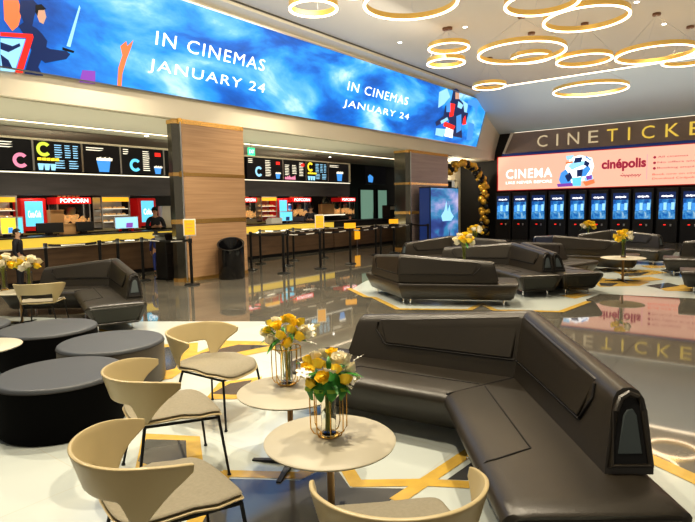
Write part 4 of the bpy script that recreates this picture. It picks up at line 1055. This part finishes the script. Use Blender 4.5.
def vase(loc, label, seed, big=1., wrap=False, detail=True, ry=(5,5), cage=True, spread=.12, rs=1.):
    t = thing('flower_vase', label, 'flowers', loc); t.scale = (big,)*3; r6 = random.Random(seed)
    H_ = .24
    obj('glass_vase', lathe(B(), [(0,.012),(.036,.012),(.038,.02),(.038,H_),(.034,H_),(.034,.025),(0,.022)], 24), M['glass'], t, smooth=50)
    obj('vase_foot', lathe(B(), [(0,0),(.045,0),(.045,.006),(.03,.012),(0,.012)], 24), M['gold'], t)
    if cage:
        bm = B()
        for k in range(8):
            a = 2*PI*k/8; c, s = math.cos(a), math.sin(a)
            tube(bm, [(.05*c,.05*s,.006),(.075*c,.075*s,.018),(.09*c,.09*s,.045),(.092*c,.092*s,.14),(.092*c,.092*s,H_)], 0.0030, 5)
        for z, r in ((.006,.05),(H_,.092)): tube(bm, [(r*math.cos(2*PI*k/24), r*math.sin(2*PI*k/24), z) for k in range(24)], 0.0034, 5, True)
        obj('wire_cage', bm, M['gold'], t)
    bm = B()
    for k in range(11):
        a = r6.uniform(0,2*PI); r = r6.uniform(0,.024); tube(bm, [(r*math.cos(a), r*math.sin(a), .03), (r*math.cos(a+.8), r*math.sin(a+.8), .2), (r*2.2*math.cos(a+1), r*2.2*math.sin(a+1), .30)], .0032, 5)
    obj('stems', bm, M['stem'], t)
    # blooms on a dome
    pos = []
    N = ry[0]+ry[1]
    for k in range(N):
        f = (k+.5)/N; ph = k*2.399; el = f**.6*1.55
        r = spread*math.sin(el+.12)*1.05; z = .285+.13*math.cos(el)
        pos.append((r*math.cos(ph), r*math.sin(ph), z))
    kinds = ['y']*ry[0]+['w']*ry[1]; r6.shuffle(kinds)
    for (x, y, z), kd in zip(pos, kinds):
        o = bpy.data.objects.new('yellow_rose' if kd == 'y' else 'white_rose', RM[kd]); link(o, t); o.location = (x, y, z)
        s = r6.uniform(.036,.046)*rs; o.scale = (s,s,s); o.rotation_euler = (-y*5, x*5, r6.uniform(0,6))
        if not detail: continue
    if detail:
        for k in range(10):
            a = k*.9+seed; o = bpy.data.objects.new('orchid', OM); link(o, t); r = spread*1.15*r6.uniform(.8,1.2)
            o.location = (r*math.cos(a), r*math.sin(a), r6.uniform(.27,.38)); o.scale = (.034,)*3; o.rotation_euler = (r6.uniform(-.9,.9), r6.uniform(-.9,.9), a)
    bm = B()
    for k in range(22 if detail else 10):
        a = r6.uniform(0,2*PI); leaf(bm, (.05*math.cos(a), .05*math.sin(a), r6.uniform(.26,.34)), (math.cos(a), math.sin(a), r6.uniform(-.1,1.1)), r6.uniform(.09,.15), .028, r6.uniform(.1,.6))
    obj('leaves', bm, M['leaf'], t, recalc=False, smooth=80)
    if wrap:
        for k in range(4):
            a = 2.9+k*.55; bm = B(); bs = B(); d = Vector((math.cos(a), math.sin(a), 0)); q = Vector((-d.y, d.x, 0)); prev = None; ps = None
            for i in range(9):
                v = i/8; rr = .05+.06*math.sin(v*PI*.75); z = .345-.14*v; w = .032*math.sin((v*.85+.13)*PI)**.6
                c = d*rr+Vector((0,0,z)); row = [bm.verts.new(c-q*w), bm.verts.new(c+d*.010), bm.verts.new(c+q*w)]
                if prev: bm.faces.new((prev[0],row[0],row[1],prev[1])); bm.faces.new((prev[1],row[1],row[2],prev[2]))
                prev = row; c2 = c+d*.013
                if .42 < v < .7:
                    rs = [bs.verts.new(c2-q*w*.8), bs.verts.new(c2+d*.010), bs.verts.new(c2+q*w*.8)]
                    if ps: bs.faces.new((ps[0],rs[0],rs[1],ps[1])); bs.faces.new((ps[1],rs[1],rs[2],ps[2]))
                    ps = rs
            l = obj('hanging_leaf', bm, M['leaf'], t, recalc=False, smooth=80); obj('leaf_stripe', bs, M['leafstripe'], l, recalc=False, smooth=80)
    return t
vase((2.051, 1.713, .482), 'flowers with big hanging green leaves in a gold cage vase on the nearest table', 3, 1.0, wrap=True, ry=(10,9))
vase((2.519, 2.447, .482), 'yellow and white roses in a gold cage vase on the second table', 5, 1.02, ry=(12,10), spread=.13)
vase((3.351, 8.957, .482), 'white and yellow bouquet at the left edge on the far beige table', 8, 1.2, detail=False, rs=1.5, ry=(4,8), cage=False)
vase((*(3.508, 8.503),.482), 'white and yellow bouquet behind the distant beige chair', 9, 1.15, detail=False, rs=1.5, ry=(5,8), cage=False)
vase((12.24,2.38,.482), 'yellow flowers on the low table before the kiosk wall', 12, 1.25, detail=False, rs=1.5, ry=(7,3), cage=False)
vase((*(9.841, 4.721), .482), 'pale yellow flowers rising behind the middle sofa', 13, 1.3, detail=False, rs=1.5, ry=(5,6), cage=False)
vase((*(13.479, 6.155), .482), 'yellow flowers in front of the poster sofa', 14, 1.3, detail=False, rs=1.5, ry=(7,4), cage=False)
vase((*(16.987, 4.248), .482), 'yellow flowers between the two kiosk side sofas', 15, 1.3, detail=False, rs=1.5, ry=(9,2), cage=False)

# ------------------------------------------------------------------ people
def skin_mesh(name, verts, edges, radii, mat, parent, root=0, sub=1):
    me = bpy.data.meshes.new(name); me.from_pydata(verts, edges, []); me.materials.append(mat)
    o = bpy.data.objects.new(name, me); link(o, parent)
    m = o.modifiers.new('skin','SKIN'); m.use_smooth_shade = True
    for i, r in enumerate(radii): me.skin_vertices[0].data[i].radius = (r if isinstance(r, tuple) else (r, r))
    me.skin_vertices[0].data[root].use_root = True
    s = o.modifiers.new('sub','SUBSURF'); s.levels = sub; s.render_levels = sub
    return o
def person(loc, rz, h, label, top, bottom, arm='down', cap=False):
    t = thing('person', label, 'person', loc, math.radians(rz)); s = h/1.75
    V = []; E = []; Rr = []
    def add(p, r, par=None):
        V.append(tuple(c*s for c in p)); Rr.append(r*s)
        if par is not None: E.append((par, len(V)-1))
        return len(V)-1
    pel = add((0,0,.95), .13); wa = add((0,0,1.10), .12, pel); chs = add((0,0,1.30), .14, wa); sh = add((0,0,1.44), .09, chs)
    nk = add((.01,0,1.53), .05, sh); hd = add((.02,0,1.60), .085, nk); tp = add((.02,0,1.70), .075, hd)
    hands = []; arms = []
    for q in (-1,1):
        hip = add((0,q*.10,.90), .09, pel); kn = add((.02,q*.11,.50), .058, hip); an = add((-.01,q*.11,.09), .038, kn); add((.13,q*.12,.035), .035, an)
        so = add((0,q*.19,1.41), .06, sh)
        if arm == 'down': el = (-.02,q*.25,1.14); wr = (.08,q*.24,.90)
        else: el = (.06,q*.26,1.16); wr = (.30,q*.10,1.20)
        e_ = add(el, .042, so); w_ = add(wr, .027, e_)
        dv = (Vector(wr)-Vector(el)).normalized(); pm = Vector(wr)+dv*.06; pi_ = add(tuple(pm), .034, w_)
        sd = Vector((0,0,1)) if arm != 'down' else Vector((1,0,0))
        for k in range(4):
            b_ = pm+dv*.03+sd*(.026-.017*k); f1 = add(tuple(b_), .009, pi_); L = (.04,.046,.042,.034)[k]
            f2 = add(tuple(b_+dv*L+Vector((.006,-q*.01,-.004))), .0085, f1)
            add(tuple(b_+dv*L*1.5+Vector((.008,-q*.028,-.008))), .007, f2)
        th = add(tuple(pm-dv*.03+sd*.035), .011, pi_); add(tuple(pm+dv*.01+sd*.06+Vector((0,-q*.015,0))), .009, th)
        arms.append((el, wr))
    skin_mesh('body', V, E, Rr, M['skin'], t)
    # clothing
    tv = [(0,0,.98),(0,0,1.12),(0,0,1.31),(0,0,1.44)]; te = [(0,1),(1,2),(2,3)]; tr = [.145,.14,.16,.10]
    for q, (el, wr) in zip((-1,1), arms):
        n0 = len(tv); w2 = Vector(el).lerp(Vector(wr), .85); tv += [(0,q*.19,1.41), el, tuple(w2)]; te += [(3,n0),(n0,n0+1),(n0+1,n0+2)]; tr += [.075,.055,.045]
    skin_mesh('top', [tuple(c*s for c in p) for p in tv], te, [r*s for r in tr], M[top], t)
    lv = [(0,0,.98),(0,0,.92)]; le = [(0,1)]; lr = [.15,.14]
    for q in (-1,1):
        n0 = len(lv); lv += [(0,q*.10,.86),(.02,q*.11,.50),(-.01,q*.11,.10)]; le += [(1,n0),(n0,n0+1),(n0+1,n0+2)]; lr += [.10,.072,.055]
    skin_mesh('trousers', [tuple(c*s for c in p) for p in lv], le, [r*s for r in lr], M[bottom], t)
    for q in (-1,1):
        bm = B(); sphere(bm, (.07*s,q*.12*s,.04*s), .06*s, 10, 8, (2.1,.8,.65)); obj('shoe', bm, M['black'], t)
    bm = B(); bmesh.ops.create_uvsphere(bm, u_segments=18, v_segments=12, radius=.105*s, matrix=Matrix.Translation((.0*s,0,1.685*s)) @ Matrix.Diagonal((1.02,.92,1.0,1)))
    bmesh.ops.delete(bm, geom=[v for v in bm.verts if v.co.x > .02*s and v.co.z < 1.71*s or v.co.z < 1.60*s], context='VERTS')
    obj('cap' if cap else 'hair', bm, M['hair'], t)
    if cap: obj('cap_peak', prism(B(), [(.05*s,-.07*s),(.19*s,-.05*s),(.21*s,0),(.19*s,.05*s),(.05*s,.07*s)], 1.70*s, 1.712*s), M['hair'], t)
    for q in (-1,1):
        bm = B(); sphere(bm, (.098*s,q*.032*s,1.665*s), .011*s, 8, 6); obj('eye', bm, M['hair'], t)
        bm = B(); sphere(bm, (.01*s,q*.088*s,1.65*s), .022*s, 8, 6, (.8,.5,1.2)); obj('ear', bm, M['skin'], t)
    bm = B(); sphere(bm, (.108*s,0,1.635*s), .017*s, 8, 6, (1,.7,1.3)); obj('nose', bm, M['skin'], t)
    bm = B(); box(bm, (.098*s,0,1.600*s), (.012*s,.042*s,.007*s)); obj('mouth', bm, M['red'], t)
    return t
def xy(p): return p
person((*(9.226, 13.95), 0), -115, 1.663, 'man in black shirt looking down at his hands behind the left counter', 'darkcloth', 'darkcloth', arm='front')
person((*(8.246, 12.47), 0), 60, 1.051, 'child in blue clothes standing against the yellow counter beside the podium', 'bluecloth', 'bluecloth')
person((*(4.947, 12.414), 0), -40, 1.259, 'child with black hair in a dark suit standing behind the left bouquets', 'darkcloth', 'darkcloth')
person((*(15.933, 13.95), 0), -150, 1.644, 'person in black with a cap behind the counter between the columns', 'darkcloth', 'darkcloth', arm='front', cap=True)
person((*(18.381, 13.95), 0), 160, 1.266, 'person in black bending at the right end of the snack counter', 'darkcloth', 'darkcloth', arm='front')

# ------------------------------------------------------------------ light
w = bpy.data.worlds.new('world'); sc.world = w; w.use_nodes = True
bg = w.node_tree.nodes['Background']; bg.inputs[0].default_value = (1.,.90,.74,1); bg.inputs[1].default_value = .34
def lamp(kind, name, loc, energy, color=(1,.87,.66), size=.3, rot=(0,0,0), sy=None, spot=None):
    L = bpy.data.lights.new(name, kind); L.energy = energy; L.color = color
    if kind == 'AREA':
        L.size = size
        if sy: L.shape = 'RECTANGLE'; L.size_y = sy
    elif kind in ('POINT','SPOT'): L.shadow_soft_size = size
    if spot: L.spot_size = math.radians(spot); L.spot_blend = .6
    o = bpy.data.objects.new(name, L); COL.objects.link(o); o.location = loc; o.rotation_euler = rot; return o
for x, y, e in [(3,4.5,1),(3.5,1.5,1),(1,2,1),(6.5,6.5,1),(7.5,3.5,1),(10.5,5.5,1),(12.5,2.5,1),(15,5.5,1),(16,2,1),(20,5,1),(2,7.5,1),(5.5,8.6,1),(10,8.4,1)]:
    lamp('SPOT', 'ceiling_spot', (x, y, 5.9), 640*e, size=.06, spot=105)
lamp('AREA', 'ceiling_bounce', (11.5, 1.8, 4.3), 330, color=(1,.90,.76), size=22, sy=13, rot=(PI,0,0))  # added unseen panel, standing in for light bounced up from the floor
lamp('AREA', 'banner_wash', (8, 6.5, 5.2), 110, color=(1,.9,.75), size=10, sy=.6, rot=(math.radians(75),0,0))
lamp('AREA', 'soffit_bounce', (8, 11.6, .9), 170, color=(1,.95,.72), size=16, sy=.6, rot=(PI,0,0))
for x in (2.5,6,11.5,14.5,18): lamp('SPOT', 'soffit_spot', (x, 12.0, 3.5), 90, size=.05, spot=120)
lamp('POINT', 'doorway_fill', (22.6, 11.3, 3.2), 90, size=.1)  # added fill light to brighten the doorway wall, no fitting here
for x in (3,6.3,12,15): lamp('POINT', 'counter_lamp', (x, 14.0, 2.35), 26, size=.08)

sc.view_settings.view_transform = 'Standard'
sc.view_settings.look = 'Medium High Contrast'
sc.view_settings.exposure = .0
sc.cycles.use_denoising = True
sc.cycles.max_bounces = 8
sc.cycles.sample_clamp_indirect = 6
bpy.context.view_layer.update()
